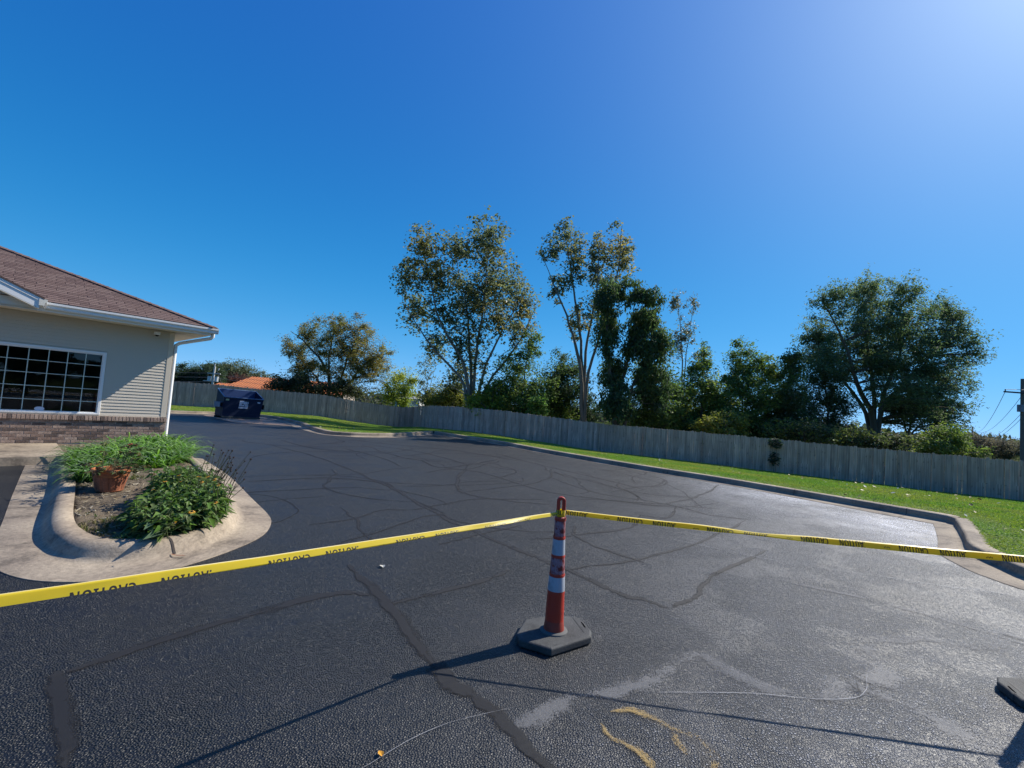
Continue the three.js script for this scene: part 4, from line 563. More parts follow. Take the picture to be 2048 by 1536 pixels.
small('understory_tree', 'brownish green tree behind the three trees before the largest elm', [20.9, 0.2, -34.5], [[0, 3.9, 0, 1.4, 1.4], [-1.0, 2.4, 0, 1.3, 1.2], [1.2, 2.4, 0, 1.3, 1.2]], { seed: 44, count: 5200, palette: [[0.11, 0.12, 0.03], [0.09, 0.13, 0.03]] });
small('yellow_shrub', 'yellow green rounded shrub at the right foot of the honey locust', [-9.8, 1.09, -41.5], [[-0.01, 1.81, 0.10, 1.5, 1.5], [-0.97, 1.14, 0.06, 1.3, 1.1]], { seed: 31, cat: SH, palette: YG, count: 5000 });
small('brush', 'low dark brush along the fence at the foot of the honey locust', [-16.85, 1.14, -36.08], [[-0.48, 1.14, 0.06, 1.41, 0.78], [1.08, 1.33, 0.07, 1.57, 0.86], [-1.7, 0.85, 0.08, 0.7, 0.4], [3.85, 1.07, 0.06, 1.57, 0.70]], { seed: 32, cat: SH, palette: [[0.04, 0.055, 0.018], [0.07, 0.075, 0.022]], count: 8000 });
small('fence_shrub', 'olive shrub above the fence left of the cottonwood trunks', [-4.6, 0.94, -34.6], [[-0.42, 1.15, 0.06, 1.3, 0.85], [0.75, 1.34, 0.07, 1.3, 0.85], [-1.07, 0.76, 0.04, 0.85, 0.65]], { seed: 33, cat: SH, palette: [[0.11, 0.13, 0.022], [0.18, 0.19, 0.028]], count: 6000 });
small('fence_shrub', 'yellowish shrub above the fence right of the cottonwood trunks', [-1.13, 1.02, -30.9], [[-0.10, 1.32, 0.07, 1.19, 0.99], [-0.90, 0.93, 0.05, 0.86, 0.73]], { seed: 34, cat: SH, palette: YG, count: 5000 });
small('fence_shrub', 'small bright green shrub over the fence below the narrow topped tree', [1.85, 0.45, -29.61], [[-0.14, 1.53, 0.09, 0.58, 0.83], [0.1, 0.9, 0.05, 0.5, 0.6]], { seed: 35, cat: SH, palette: [[0.08, 0.16, 0.025], [0.10, 0.19, 0.03]], count: 2600 });
small('fence_shrub', 'low yellow green shrub between the silvery poplar and three trees', [13.39, -0.01, -28.13], [[-0.27, 1.66, 0.09, 1.22, 0.67], [-1.17, 1.44, 0.08, 0.91, 0.61]], { seed: 36, cat: SH, palette: [[0.12, 0.15, 0.022], [0.20, 0.21, 0.03]], count: 4200 });
small('fence_shrub', 'low green shrub over the fence beneath the dark narrow tree', [18.09, 0.34, -28.12], [[-0.09, 1.21, 0.07, 1.22, 0.67], [-1.62, 1.25, 0.07, 1.03, 0.61], [1.44, 1.11, 0.06, 1.03, 0.55]], { seed: 37, cat: SH, count: 3200, palette: [[0.05, 0.075, 0.022], [0.14, 0.18, 0.03], [0.06, 0.08, 0.025]] });
small('fence_shrub', 'low green shrub over the fence in front of the largest elm trunk', [20.25, 0.29, -27.12], [[-0.08, 1.08, 0.06, 1.17, 0.59], [0.95, 1.04, 0.06, 0.88, 0.47], [2.42, 1.06, 0.06, 1.0, 0.53]], { seed: 38, cat: SH, palette: [[0.05, 0.07, 0.02], [0.06, 0.085, 0.024], [0.15, 0.18, 0.03]], count: 3200 });
small('fence_shrub', 'bright yellow green shrub over the fence below the right edge of the largest elm', [25.03, 0.32, -26.11], [[-0.24, 1.40, 0.08, 1.02, 0.79], [-1.21, 1.04, 0.06, 1.02, 0.57], [0.92, 0.92, 0.05, 0.68, 0.45]], { seed: 39, cat: SH, palette: [[0.10, 0.15, 0.025], [0.16, 0.19, 0.03]], count: 5200 });
small('scrub', 'brownish low scrub beyond the fence beside the right utility pole', [50.86, -0.17, -48.18], [[-0.65, 1.68, 0.09, 2.09, 1.04], [1.45, 1.57, 0.09, 2.09, 0.94], [3.55, 1.57, 0.09, 1.57, 0.83], [-2.23, 1.93, 0.11, 1.04, 0.83], [-4.5, 1.5, 0, 1.8, 0.8]], { seed: 40, cat: SH, palette: [[0.11, 0.10, 0.06], [0.09, 0.09, 0.045]], count: 9000, leaf: 0.16 });
[[-54.99, 1.25, 'dark evergreen tree, leftmost of the far row beside the eave'], [-52.85, 1.41, 'dark evergreen tree, second from left in the far row'], [-50.96, 1.55, 'dark evergreen tree, third from left in the far row'], [-49.06, 1.69, 'dark evergreen tree beside the white utility pole']].forEach(([x, y, label], k) => small('evergreen_tree', label, [x, y, -76.1], [[-0.14, 1.9 + (k % 2) * 0.25, 0.1, 1.5, 1.65], [0.1, 0.6, 0, 1.6, 1.3]], { seed: 50 + k, palette: [[0.025, 0.05, 0.02], [0.04, 0.07, 0.026]], count: 6000, leaf: 0.24, r0: 0.15 }));
small('maple_tree', 'wide rounded grey green tree far behind the dumpster', [-57.49, 1.67, -95.15], [[-2.80, 2.90, 0.16, 2.68, 1.86], [0.24, 3.74, 0.21, 3.51, 2.07], [3.92, 2.98, 0.17, 2.68, 1.65], [6.54, 2.55, 0.14, 2.07, 1.03], [0, 1, 0, 5, 1.6]], { seed: 55, palette: [[0.07, 0.095, 0.045], [0.10, 0.12, 0.055]], count: 13000, leaf: 0.32, r0: 0.25 });
small('red_shrub', 'red autumn shrub rising beyond the left end of the orange metal roof', [-46.2, 2.0, -79], [[-1.2, 1.5, 0.06, 1.2, 0.8], [0.9, 1.3, 0.05, 1.6, 0.8], [0.2, 0.1, 0, 1.4, 0.9]], { seed: 56, cat: SH, palette: [[0.14, 0.035, 0.03], [0.10, 0.05, 0.03], [0.08, 0.07, 0.03]], count: 4200, leaf: 0.15 });
[[10, 25, 'dark tree across the lot facing the shop window, nearest the street'], [15, 20.5, 'dark tree across the lot facing the shop window, second from the street'], [20, 16, 'dark tree across the lot facing the shop window, third from the street'], [25, 11, 'dark tree across the lot facing the shop window, farthest from the street'], [30, 6, 'dark tree across the lot standing beside the lawn corner']].forEach(([x, z, label], k) => tree('maple_tree', label, 'tree', [x, -0.2, z], { seed: 70 + k, r0: 0.2, leaf: 0.4, lw: 0.7, count: 14000, palette: DK, boughs: 5, sprays: 3, deep: 0, stems: [[[0, 0, 0], [0, 3, 0], [0.3, 7, 0]]], lobes: [[0, 4.4, 0, 4.0, 3.2], [0.4, 8.2, 0, 3.6, 3.0], [-0.5, 2.6, 0, 4.0, 2.2], [0, 11.5, 0, 3.0, 2.6]] }));
{ // woods along the horizon
  const r = rng(90), list = [], C = new THREE.Color(), q = new THREE.Quaternion(), e = new THREE.Euler();
  for (let k = 0; k < 26000; k++) { const a = -1.25 + r() * 2.6, d = 170 + r() * 120, hgt = (fbm(a * 14, 3, 1, 3) * 5.5 + 1.6), y = -0.7 + Math.pow(r(), 0.7) * hgt; e.set(r() * 6, r() * 6, r() * 6); q.setFromEuler(e); const s = 0.9 + r() * 1.2; C.setRGB(0.05 + r() * 0.03, 0.065 + r() * 0.03, 0.03 + r() * 0.02); list.push({ m: M4(V(Math.sin(a) * d, y, -Math.cos(a) * d), q, V(s, s, s)), c: C.clone() }); }
  const w = instanced('distant_woods', leafGeo(0.8, 1), leafMat, list, scene); tag(w, 'hazy line of distant woods along the horizon beyond the fence', 'woods', null, 'stuff');
}
// ------------------------------------------------------------------ far buildings and poles
{
  const orange = std({ color: col(0.50, 0.17, 0.05), roughness: 0.45, metalness: 0.0 }), wall = std({ color: col(0.36, 0.30, 0.24), roughness: 0.9 });
  const b = thing('orange_roofed_building', 'low building with orange standing seam metal roof beyond the fence', 'building'); b.position.set(-35, -0.7, -70);
  part('wall', new MB().box(-7, 0, -4, 10, 2.75, 1.6).box(-9.3, 0, -2.6, -7.002, 2.6, 1.2), wall, b);
  const rp = (x, t) => V(x, 2.62 + t * 0.47, 2.1 - t), mb = new MB();
  mb.quad(rp(-7.5, 0), rp(10.5, 0), rp(8, 4), rp(-5.6, 4)); mb.quad(V(-7.5, 2.62, -5.9), V(-7.5, 2.62, 2.1), V(-5.6, 4.5, -1.9), V(-5.6, 4.5, -1.9)); mb.quad(V(10.5, 2.62, -5.9), V(-7.5, 2.62, -5.9), V(-5.6, 4.5, -1.9), V(8, 4.5, -1.9));
  mb.quad(V(-7.5, 2.5, 2.1), V(10.5, 2.5, 2.1), V(10.5, 2.62, 2.1), V(-7.5, 2.62, 2.1));
  mb.quad(V(-9.5, 2.72, 1.5), V(-7.2, 2.72, 1.5), V(-7.2, 3.15, 0.2), V(-9.2, 3.15, 0.2)); mb.quad(V(-9.5, 2.6, 1.5), V(-7.2, 2.6, 1.5), V(-7.2, 2.72, 1.5), V(-9.5, 2.72, 1.5));
  const rf = part('roof', mb, orange, b), seams = new MB();
  for (let x = -7.2; x < 10; x += 0.42) { const t1 = x < -5.6 ? (x + 7.5) / 1.9 * 4 : 4; const a = rp(x, 0.02), c = rp(x, t1); seams.hexa([V(a.x - 0.03, a.y, a.z), V(a.x + 0.03, a.y, a.z), V(c.x + 0.03, c.y, c.z), V(c.x - 0.03, c.y, c.z), V(a.x - 0.02, a.y + 0.07, a.z), V(a.x + 0.02, a.y + 0.07, a.z), V(c.x + 0.02, c.y + 0.07, c.z), V(c.x - 0.02, c.y + 0.07, c.z)]); }
  for (let x = -9.2; x < -7.3; x += 0.35) seams.hexa([V(x, 2.72, 1.5), V(x + 0.05, 2.72, 1.5), V(x + 0.05, 3.15, 0.2), V(x, 3.15, 0.2), V(x, 2.78, 1.5), V(x + 0.05, 2.78, 1.5), V(x + 0.05, 3.21, 0.2), V(x, 3.21, 0.2)]);
  part('roof_seam', seams, orange, rf, { kind: 'stuff' });
  for (let x = -6; x < 9; x += 3) { const w = part('window', new MB().box(x, 1.0, 1.6, x + 1.2, 2.1, 1.64), M.white, b); part('pane', new MB().box(x + 0.08, 1.08, 1.62, x + 1.12, 2.02, 1.65), M.dark, w); }
  const c = thing('white_building', 'small pale building glimpsed between yellow shrub and sapling', 'building'); c.position.set(-19, -0.7, -85);
  part('wall', new MB().box(-2.4, 0, -5, 2.2, 2.9, 0), std({ color: col(0.62, 0.60, 0.56), roughness: 0.8 }), c);
  part('roof', new MB().hexa([V(-2.7, 2.9, 0.3), V(2.5, 2.9, 0.3), V(2.5, 2.9, -5.3), V(-2.7, 2.9, -5.3), V(-2.7, 3.0, 0.3), V(2.5, 3.0, 0.3), V(0.1, 3.5, -5.3), V(-0.1, 3.5, -5.3)]), std({ color: col(0.3, 0.3, 0.3), roughness: 0.8 }), c);
  part('door', new MB().box(-1.6, 0, 0.002, -0.4, 2.1, 0.05), std({ color: col(0.25, 0.27, 0.3), roughness: 0.6 }), c);
}
{
  const wood = std({ color: col(0.17, 0.135, 0.11), roughness: 0.9, bumpMap: rep(barkBump, 2), bumpScale: 0.01 }), paleW = std({ color: col(0.55, 0.53, 0.5), roughness: 0.8 }), grey = std({ color: col(0.55, 0.57, 0.58), roughness: 0.5 }), wire = std({ color: col(0.12, 0.12, 0.13), roughness: 0.6 });
  const sag = (a, b, s, r, mb) => { const p = []; for (let k = 0; k <= 14; k++) { const t = k / 14, q = a.clone().lerp(b, t); q.y -= s * 4 * t * (1 - t); p.push(q); } mb.tube(p, r, 4, false); };
  const L = thing('utility_pole', 'white utility pole with transformer cans left of the orange roof', 'utility pole'); L.position.set(-29.9, -0.7, -46);
  part('pole', new MB().tube([V(0, 0, 0), V(0.05, 2.2, 0), V(0.12, 4.45, 0)], [0.12, 0.11, 0.09], 10), paleW, L);
  for (const s of [-1, 1]) { const c = part('transformer', new THREE.CylinderGeometry(0.17, 0.17, 0.5, 16), grey, L); c.position.set(0.08 + s * 0.36, 3.2, 0.05); }
  part('crossarm', new MB().box(-0.55, 3.72, -0.05, 0.75, 3.8, 0.05).box(-0.9, 2.95, -0.05, 0.5, 3.02, 0.05), paleW, L);
  part('insulator', new MB().tube([V(0.1, 4.4, 0), V(0.1, 4.75, 0)], 0.04, 8).tube([V(0.5, 4.1, 0.0), V(0.55, 4.3, 0)], 0.05, 8), grey, L);
  part('guy_wire', new MB().tube([V(0.3, 4.2, 0), V(2.3, 0.6, 0.5)], 0.016, 4), wire, L);
  const lw = new MB(); [[3.75, -0.5], [3.35, 0.1], [2.9, 0.4]].forEach(([y, x]) => { sag(V(x, y, 0), V(-46, y + 0.1, -6), 0.6, 0.016, lw); sag(V(x, y, 0), V(26, y - 0.2, -4), 0.5, 0.014, lw); }); part('wire', lw, wire, L);
  const Rp = thing('utility_pole', 'tall brown wooden utility pole at the right edge behind the fence', 'utility pole'); Rp.position.set(44.75, -0.7, -40.1);
  part('pole', new MB().tube([V(0, 0, 0), V(-0.05, 4, 0), V(-0.1, 8.3, 0)], [0.17, 0.155, 0.12], 12), wood, Rp);
  part('crossarm', new MB().box(-1.85, 6.98, 0.08, 1.7, 7.1, 0.2), std({ color: col(0.045, 0.04, 0.05), roughness: 0.8 }), Rp);
  for (const x of [-1.75, 1.6]) part('insulator', new THREE.LatheGeometry([[0, 0], [0.05, 0], [0.03, 0.05], [0.06, 0.08], [0.03, 0.12], [0.05, 0.15], [0, 0.18]].map(([a, b]) => new THREE.Vector2(a, b)), 12).translate(x, 7.1, 0.14), M.dark, Rp);
  part('transformer', new THREE.CylinderGeometry(0.2, 0.2, 0.62, 18).translate(-0.33, 5.7, 0.05), std({ color: col(0.2, 0.2, 0.24), roughness: 0.5 }), Rp);
  const rw = new MB(), far = [[65.6, 6.2, -70], [65.9, 6.2, -70], [66, 5.2, -70], [66, 4.9, -70]]; [[-1.78, 7.0], [-0.15, 7.0], [-0.1, 5.5], [-0.1, 5.05]].forEach(([x, y], k) => sag(V(x, y, 0.14), V(...far[k]), 2.2, 0.02, rw)); sag(V(-1.75, 7.25, 0.14), V(30, 9.5, 14), 0.5, 0.02, rw); part('wire', rw, wire, Rp);
  const D = thing('utility_pole', 'tiny distant utility pole with crossarm at the right edge of the largest elm', 'utility pole'); D.position.set(110.75, -0.7, -110.1);
  part('pole', new MB().tube([V(0, 0, 0), V(0, 6.4, 0)], [0.2, 0.15], 8), wood, D); part('crossarm', new MB().box(-2.6, 4.0, -0.1, 6, 4.25, 0.1), wood, D);
}
// ------------------------------------------------------------------ dumpster
{
  const navy = phys({ color: col(0.008, 0.016, 0.043), roughness: 0.55, specularIntensity: 0.35, bumpMap: rep(fineNoise, 0.5), bumpScale: 0.002 }), inside = std({ color: col(0.018, 0.045, 0.14), roughness: 0.5 }), rim = std({ color: col(0.10, 0.17, 0.30), roughness: 0.4 }), base = std({ color: col(0.02, 0.03, 0.035), roughness: 0.6 });
  const d = thing('dumpster', 'dark navy open topped dumpster with white label on a concrete pad', 'dumpster'); d.position.set(-15.5, 0.014, -25.0); d.rotation.y = BA; d.rotation.z = -0.02;
  const W = 1.86, D = 1.3, hf = 1.17, hb = 1.6, y0 = 0.13, T = 0.022, fl = 0.10; // sides flare towards the top
  const front = new MB().hexa([V(0, y0, 0), V(W, y0, 0), V(W, y0, -T), V(0, y0, -T), V(0, hf, 0.02), V(W + fl, hf, 0.02), V(W + fl, hf, 0.02 - T), V(0, hf, 0.02 - T)]); front.box(0.02, 0.62, 0.001, 0.05, hf - 0.02, 0.03); part('front_panel', front, navy, d);
  part('back_panel', new MB().hexa([V(0, y0, -D + T), V(W, y0, -D + T), V(W, y0, -D), V(0, y0, -D), V(0, hb, -D + T), V(W + fl, hb, -D + T), V(W + fl, hb, -D), V(0, hb, -D)]), inside, d);
  const sp = (x0, xt, m) => part('side_panel', new MB().hexa([V(x0 - T, y0, -0.001), V(x0, y0, -0.001), V(x0, y0, -D + 0.001), V(x0 - T, y0, -D + 0.001), V(xt - T, hf, 0.019), V(xt, hf, 0.019), V(xt, hb, -D + 0.001), V(xt - T, hb, -D + 0.001)]), m, d);
  sp(0, 0, navy); sp(W + T, W + fl + T, navy);
  part('floor', new MB().box(0, 0.1, -D, W, y0, 0), navy, d);
  part('rim', new MB().tube([V(-0.01, hf, 0.03), V(W + fl + 0.03, hf, 0.03)], 0.026, 6).tube([V(-0.012, hf, 0.02), V(-0.012, hb, -D)], 0.024, 6).tube([V(W + fl + 0.02, hf, 0.02), V(W + fl + 0.02, hb, -D)], 0.024, 6).tube([V(-0.01, hb, -D), V(W + fl + 0.03, hb, -D)], 0.026, 6), rim, d);
  for (const s of [0, 1]) { const x0 = s ? W + 0.085 : -0.16, x1 = s ? W + 0.235 : -0.024, m = new MB(); m.box(x0, 0.60, -1.1, x1, 0.615, -0.12); m.box(x0, 0.86, -1.1, x1, 0.875, -0.12); m.box(s ? x1 - 0.015 : x0, 0.6151, -1.1, s ? x1 : x0 + 0.015, 0.8599, -0.12); part('fork_pocket', m, s ? navy : rim, d); }
  const sk = new MB(); sk.cbox(-0.03, 0, -0.13, W + 0.05, 0.128, 0.035, 0.01); sk.box(-0.03, 0, -D - 0.02, W + 0.05, 0.099, -D + 0.1); part('skid', sk, base, d);
  // labels: worn white lettering panel and two small stickers
  const cv = document.createElement('canvas'); cv.width = 256; cv.height = 256; const x = cv.getContext('2d'); x.fillStyle = '#0d1524'; x.fillRect(0, 0, 256, 256); x.fillStyle = '#c3cbd8';
  x.fillRect(20, 6, 108, 30); x.fillRect(14, 30, 230, 60); x.fillRect(10, 92, 60, 28); x.fillRect(120, 88, 110, 26); x.fillRect(6, 124, 130, 42); x.fillRect(150, 132, 92, 40); x.fillRect(2, 186, 230, 52); x.fillStyle = '#1a2740';
  const rr = rng(8); for (let k = 0; k < 16; k++) x.fillRect(30 + k * 12, 44 + rr() * 20, 6, 14 + rr() * 16); for (let k = 0; k < 14; k++) x.fillRect(16 + k * 15, 190 + rr() * 8, 5, 26 + rr() * 14); for (let k = 0; k < 8; k++) x.fillRect(16 + k * 13, 132 + rr() * 8, 4, 16); x.strokeStyle = '#1a2740'; x.lineWidth = 9; x.beginPath(); x.arc(190, 62, 36, -1.2, 1.4); x.stroke();
  const tx = new THREE.CanvasTexture(cv); tx.colorSpace = THREE.SRGBColorSpace;
  const lab = part('label', new THREE.BoxGeometry(0.5, 0.47, 0.004), std({ map: tx, roughness: 0.6 }), d, { label: 'worn white label on the front' }); lab.position.set(0.98, 0.80, 0.016); lab.rotation.x = 0.02;
  const st = part('sticker', new MB().cbox(-0.08, -0.045, 0, 0.08, 0.045, 0.003, 0.001), std({ color: col(0.35, 0.40, 0.22), roughness: 0.6 }), d, { label: 'small pale yellow sticker' }); st.position.set(0.14, 1.03, 0.02);
  const s2 = part('sticker', new MB().cbox(-0.075, -0.03, 0, 0.075, 0.03, 0.003, 0.001).cbox(-0.03, -0.05, 0, 0.07, -0.031, 0.003, 0.001), std({ color: col(0.5, 0.55, 0.62), roughness: 0.6 }), d, { label: 'small white sticker' }); s2.position.set(1.74, 0.98, 0.02);
}
// ------------------------------------------------------------------ cones and caution tape
const tapeTex = (() => {
  const cv = document.createElement('canvas'); cv.width = 2048; cv.height = 256; const x = cv.getContext('2d'); x.fillStyle = '#f2d800'; x.fillRect(0, 0, 2048, 256); x.fillStyle = '#101010'; x.font = 'bold 168px sans-serif'; x.textBaseline = 'middle'; x.textAlign = 'center';
  x.save(); x.translate(1024, 128); x.rotate(Math.PI); for (const c of [-780, 40]) { x.save(); x.translate(c, 0); const w = x.measureText('CAUTION').width; x.scale(600 / w, 1.12); x.fillText('CAUTION', 0, 0); x.restore(); } for (let k = 0; k < 5; k++) x.fillRect(520 + k * 26, -18 + (k % 2) * 10, 16, 24); x.restore();
  const t = new THREE.CanvasTexture(cv); t.colorSpace = THREE.SRGBColorSpace; t.wrapS = t.wrapT = THREE.RepeatWrapping; return t;
})();
const tapeM = phys({ map: tapeTex, roughness: 0.93, transmission: 0.5, thickness: 0, side: THREE.DoubleSide, clearcoat: 0.35, clearcoatRoughness: 0.3 });
const orangeP = std({ color: col(0.46, 0.035, 0.016), roughness: 0.42, bumpMap: rep(fineNoise, 3), bumpScale: 0.001 });
const smudge = dataTex(256, 256, (u, v) => { const n = tfbm(u, v, 5, 71, 4), s = tn(u * 60, v * 6, 360, 3); return clamp(0.98 - Math.max(0, n - 0.55) * 1.8 - (s > 0.93 ? 0.25 : 0), 0, 1); });
const wornTex = dataTex(256, 256, (u, v) => { const n = tfbm(u, v, 16, 81, 4) + (tn(u * 60, v * 9, 540, 4) - 0.5) * 0.45 + (tn(u * 120, v * 120, 120, 6) - 0.5) * 0.5; const k = clamp((n - 0.47) * 5, 0, 1); return [lerp(0.62, 0.45, k), lerp(0.47, 0.10, k), lerp(0.50, 0.08, k)]; }, true);
const whiteBand = std({ color: col(0.40, 0.43, 0.48), map: smudge, roughness: 0.3 }), wornBand = std({ map: wornTex, roughness: 0.5 }), rubber = std({ color: col(0.10, 0.105, 0.105), map: rep(concreteColor, 2), roughness: 0.75, bumpMap: rep(fineNoise, 6), bumpScale: 0.002 }), dirty = std({ color: col(0.33, 0.045, 0.025), map: smudge, roughness: 0.6 });
rubber.color.multiplyScalar(0.95);
const lathe = (pts, seg = 40) => { const g = new THREE.LatheGeometry(pts.map(([r, y]) => new THREE.Vector2(r, y)), seg); return g; };
const band = (y0, y1, r0, r1) => lathe([[r0 - 0.004, y0], [r0, y0 + 0.001], [r1, y1 - 0.001], [r1 - 0.004, y1]]);
function makeCone(label, group) {
  const c = thing('traffic_cone', label, 'traffic cone', group);
  const out = [[-0.27, 0.09], [-0.2, -0.15], [0.06, -0.27], [0.22, -0.24], [0.28, -0.04], [0.26, 0.05], [-0.04, 0.26], [-0.25, 0.16]], sh = new THREE.Shape(); out.forEach(([x, z], i) => i ? sh.lineTo(x * 0.96, -z * 0.96) : sh.moveTo(x * 0.96, -z * 0.96)); sh.closePath();
  const hole = new THREE.Path(); [[0.215, -0.165], [0.235, -0.17], [0.25, -0.075], [0.23, -0.07]].forEach(([x, z], i) => i ? hole.lineTo(x, -z) : hole.moveTo(x, -z)); hole.closePath(); sh.holes.push(hole);
  part('base', new THREE.ExtrudeGeometry(sh, { depth: 0.028, bevelEnabled: true, bevelThickness: 0.014, bevelSize: 0.016, bevelOffset: -0.004, bevelSegments: 3 }).rotateX(-Math.PI / 2).translate(0, 0.014, 0), rubber, c);
  part('groove', new MB().hexa([V(0.165, 0.05, -0.225), V(0.172, 0.05, -0.226), V(0.222, 0.05, -0.0), V(0.215, 0.05, 0.0), V(0.165, 0.0575, -0.225), V(0.172, 0.0575, -0.226), V(0.222, 0.0575, 0.0), V(0.215, 0.0575, 0.0)]), M.dark, c);
  part('flange', lathe([[0.07, 0.075], [0.085, 0.07], [0.108, 0.066], [0.112, 0.06], [0.112, 0.05]]), std({ color: col(0.10, 0.10, 0.095), roughness: 0.8 }), c);
  part('body', lathe([[0.082, 0.066], [0.079, 0.08], [0.075, 0.1], [0.0735, 0.196], [0.0755, 0.2], [0.0735, 0.206], [0.069, 0.325], [0.071, 0.33], [0.068, 0.342], [0.062, 0.445], [0.0635, 0.45], [0.0635, 0.462], [0.0585, 0.468], [0.054, 0.578], [0.0565, 0.582], [0.0565, 0.594], [0.052, 0.6], [0.048, 0.708], [0.05, 0.712], [0.05, 0.726], [0.045, 0.732], [0.0425, 0.838], [0.047, 0.842], [0.047, 0.858], [0.043, 0.866], [0.0305, 0.87], [0.029, 0.9]], 48), orangeP, c);
  part('dirty_foot', band(0.068, 0.135, 0.0835, 0.0755), dirty, c);
  part('reflective_band', band(0.344, 0.444, 0.0702, 0.0643), whiteBand, c, { label: 'lower white reflective band' }); part('reflective_band', band(0.597, 0.707, 0.0542, 0.0497), whiteBand, c, { label: 'upper white reflective band' });
  part('worn_band', band(0.465, 0.577, 0.0607, 0.0558), wornBand, c); part('worn_band', band(0.729, 0.838, 0.0467, 0.0438), wornBand, c);
  // stadium shaped loop handle
  const hs = new THREE.Shape(), w = 0.031, y0 = 0.895, y1 = 0.978; hs.moveTo(-w, y0); hs.lineTo(-w, y1); hs.absarc(0, y1, w, Math.PI, 0, true); hs.lineTo(w, y0); hs.closePath();
  const hh = new THREE.Path(), v = 0.0125; hh.moveTo(-v, 0.915); hh.lineTo(-v, y1); hh.absarc(0, y1, v, Math.PI, 0, true); hh.lineTo(v, 0.915); hh.absarc(0, 0.915, v, 0, Math.PI, true); hs.holes.push(hh);
  part('handle', new THREE.ExtrudeGeometry(hs, { depth: 0.022, bevelEnabled: true, bevelThickness: 0.006, bevelSize: 0.005, bevelOffset: -0.004, bevelSegments: 3, curveSegments: 16 }).translate(0, 0, -0.011), orangeP, c);
  const wg = lathe([[0.033, 0.868], [0.0345, 0.872], [0.0345, 0.912], [0.033, 0.916]], 32), u = wg.attributes.uv, pp = wg.attributes.position; for (let i = 0; i < u.count; i++) u.setXY(i, u.getX(i) * 0.36 + 0.1, (pp.getY(i) - 0.868) * 13); part('tape_wrap', wg, tapeM, c);
  c.children.forEach((k) => { if (/body|foot|band|flange/.test(k.name)) k.scale.set(0.89, 1, 0.89); });
  return c;
}
const C1 = makeCone('orange cone with white bands standing alone on the asphalt before the camera', undefined); C1.position.set(0.43, 0.003, -3.41); C1.rotation.z = 0.006;
const C2 = C1.clone(); C2.name = numbered('traffic_cone'); scene.add(C2); C2.position.set(3.62, 0.003, -3.03); C2.rotation.set(0, 2.55, 0); C2.userData = { label: 'black rubber cone base cut off by the right edge', category: 'traffic cone' };
const C3 = C1.clone(); C3.name = numbered('traffic_cone'); scene.add(C3); C3.position.set(-2.45, 0.003, -0.62); C3.rotation.set(0, 1.1, 0); C3.userData = { label: 'orange cone holding the left end of the left tape', category: 'traffic cone' };
function tape(name, label, a, b, hFn, tiltFn, sagD, off) {
  const n = 90, p = [], uv = [], idx = [], d = new THREE.Vector3().subVectors(b, a), len = d.length(), t = d.clone().normalize(), side = V(-t.z, 0, t.x).normalize(), cols = 9;
  for (let k = 0; k <= n; k++) {
    const f = k / n, c = a.clone().lerp(b, f); c.y -= sagD * 4 * f * (1 - f); const h = hFn(f), ti = tiltFn(f) + (vn(f * 22, off, 3) - 0.5) * 0.3, upv = V(0, Math.cos(ti), 0).addScaledVector(side, Math.sin(ti)), nv = side.clone().multiplyScalar(Math.cos(ti)).add(V(0, -Math.sin(ti), 0)); c.y += (vn(f * 14, off, 8) - 0.5) * 0.004;
    for (let s = 0; s < cols; s++) { const g = s / (cols - 1), front = g < 0.5, w = front ? g * 2 : (1 - g) * 2, q = c.clone().addScaledVector(upv, (w - 0.5) * h).addScaledVector(nv, (front ? 1 : -1) * (0.0015 + 0.0045 * (1 - w)) + Math.sin(f * 40 + w * 3) * 0.001); p.push(q.x, q.y, q.z); uv.push((f * len * (t.x < 0 ? -1 : 1) + off) / 0.62, (t.x < 0 ? -1 : 1) * ((front ? 0.36 + w * 0.5 : 0.86 + (1 - w) * 0.5) + (vn(f * 5, off, 4) - 0.5) * 0.25)); }
  }
  for (let k = 0; k < n; k++) for (let s = 0; s < cols - 1; s++) { const o = k * cols + s; idx.push(o, o + cols, o + 1, o + 1, o + cols, o + cols + 1); }
  const g = new THREE.BufferGeometry(); g.setAttribute('position', new THREE.Float32BufferAttribute(p, 3)); g.setAttribute('uv', new THREE.Float32BufferAttribute(uv, 2)); g.setIndex(idx); g.computeVertexNormals();
  const o = shade(new THREE.Mesh(g, tapeM)); o.name = numbered(name); scene.add(o); tag(o, label, 'caution tape'); return o;
}
tape('caution_tape', 'yellow caution tape stretched from the cone to the left past the planted island', V(0.402, 0.895, -3.39), V(-2.42, 0.925, -0.65), (f) => lerp(0.025, 0.043, Math.pow(f, 0.8)), (f) => 0.35 + 0.3 * Math.sin(f * 5), 0.012, 0.3);
tape('caution_tape', 'yellow caution tape stretched from the cone to the right edge over pale asphalt', V(0.462, 0.902, -3.41), V(3.60, 0.892, -3.03), (f) => 0.034 + 0.014 * f - 0.016 * Math.exp(-Math.pow((f - 0.42) / 0.06, 2)), (f) => -0.3 - 0.75 * Math.exp(-Math.pow((f - 0.42) / 0.08, 2)), 0.012, 1.7);
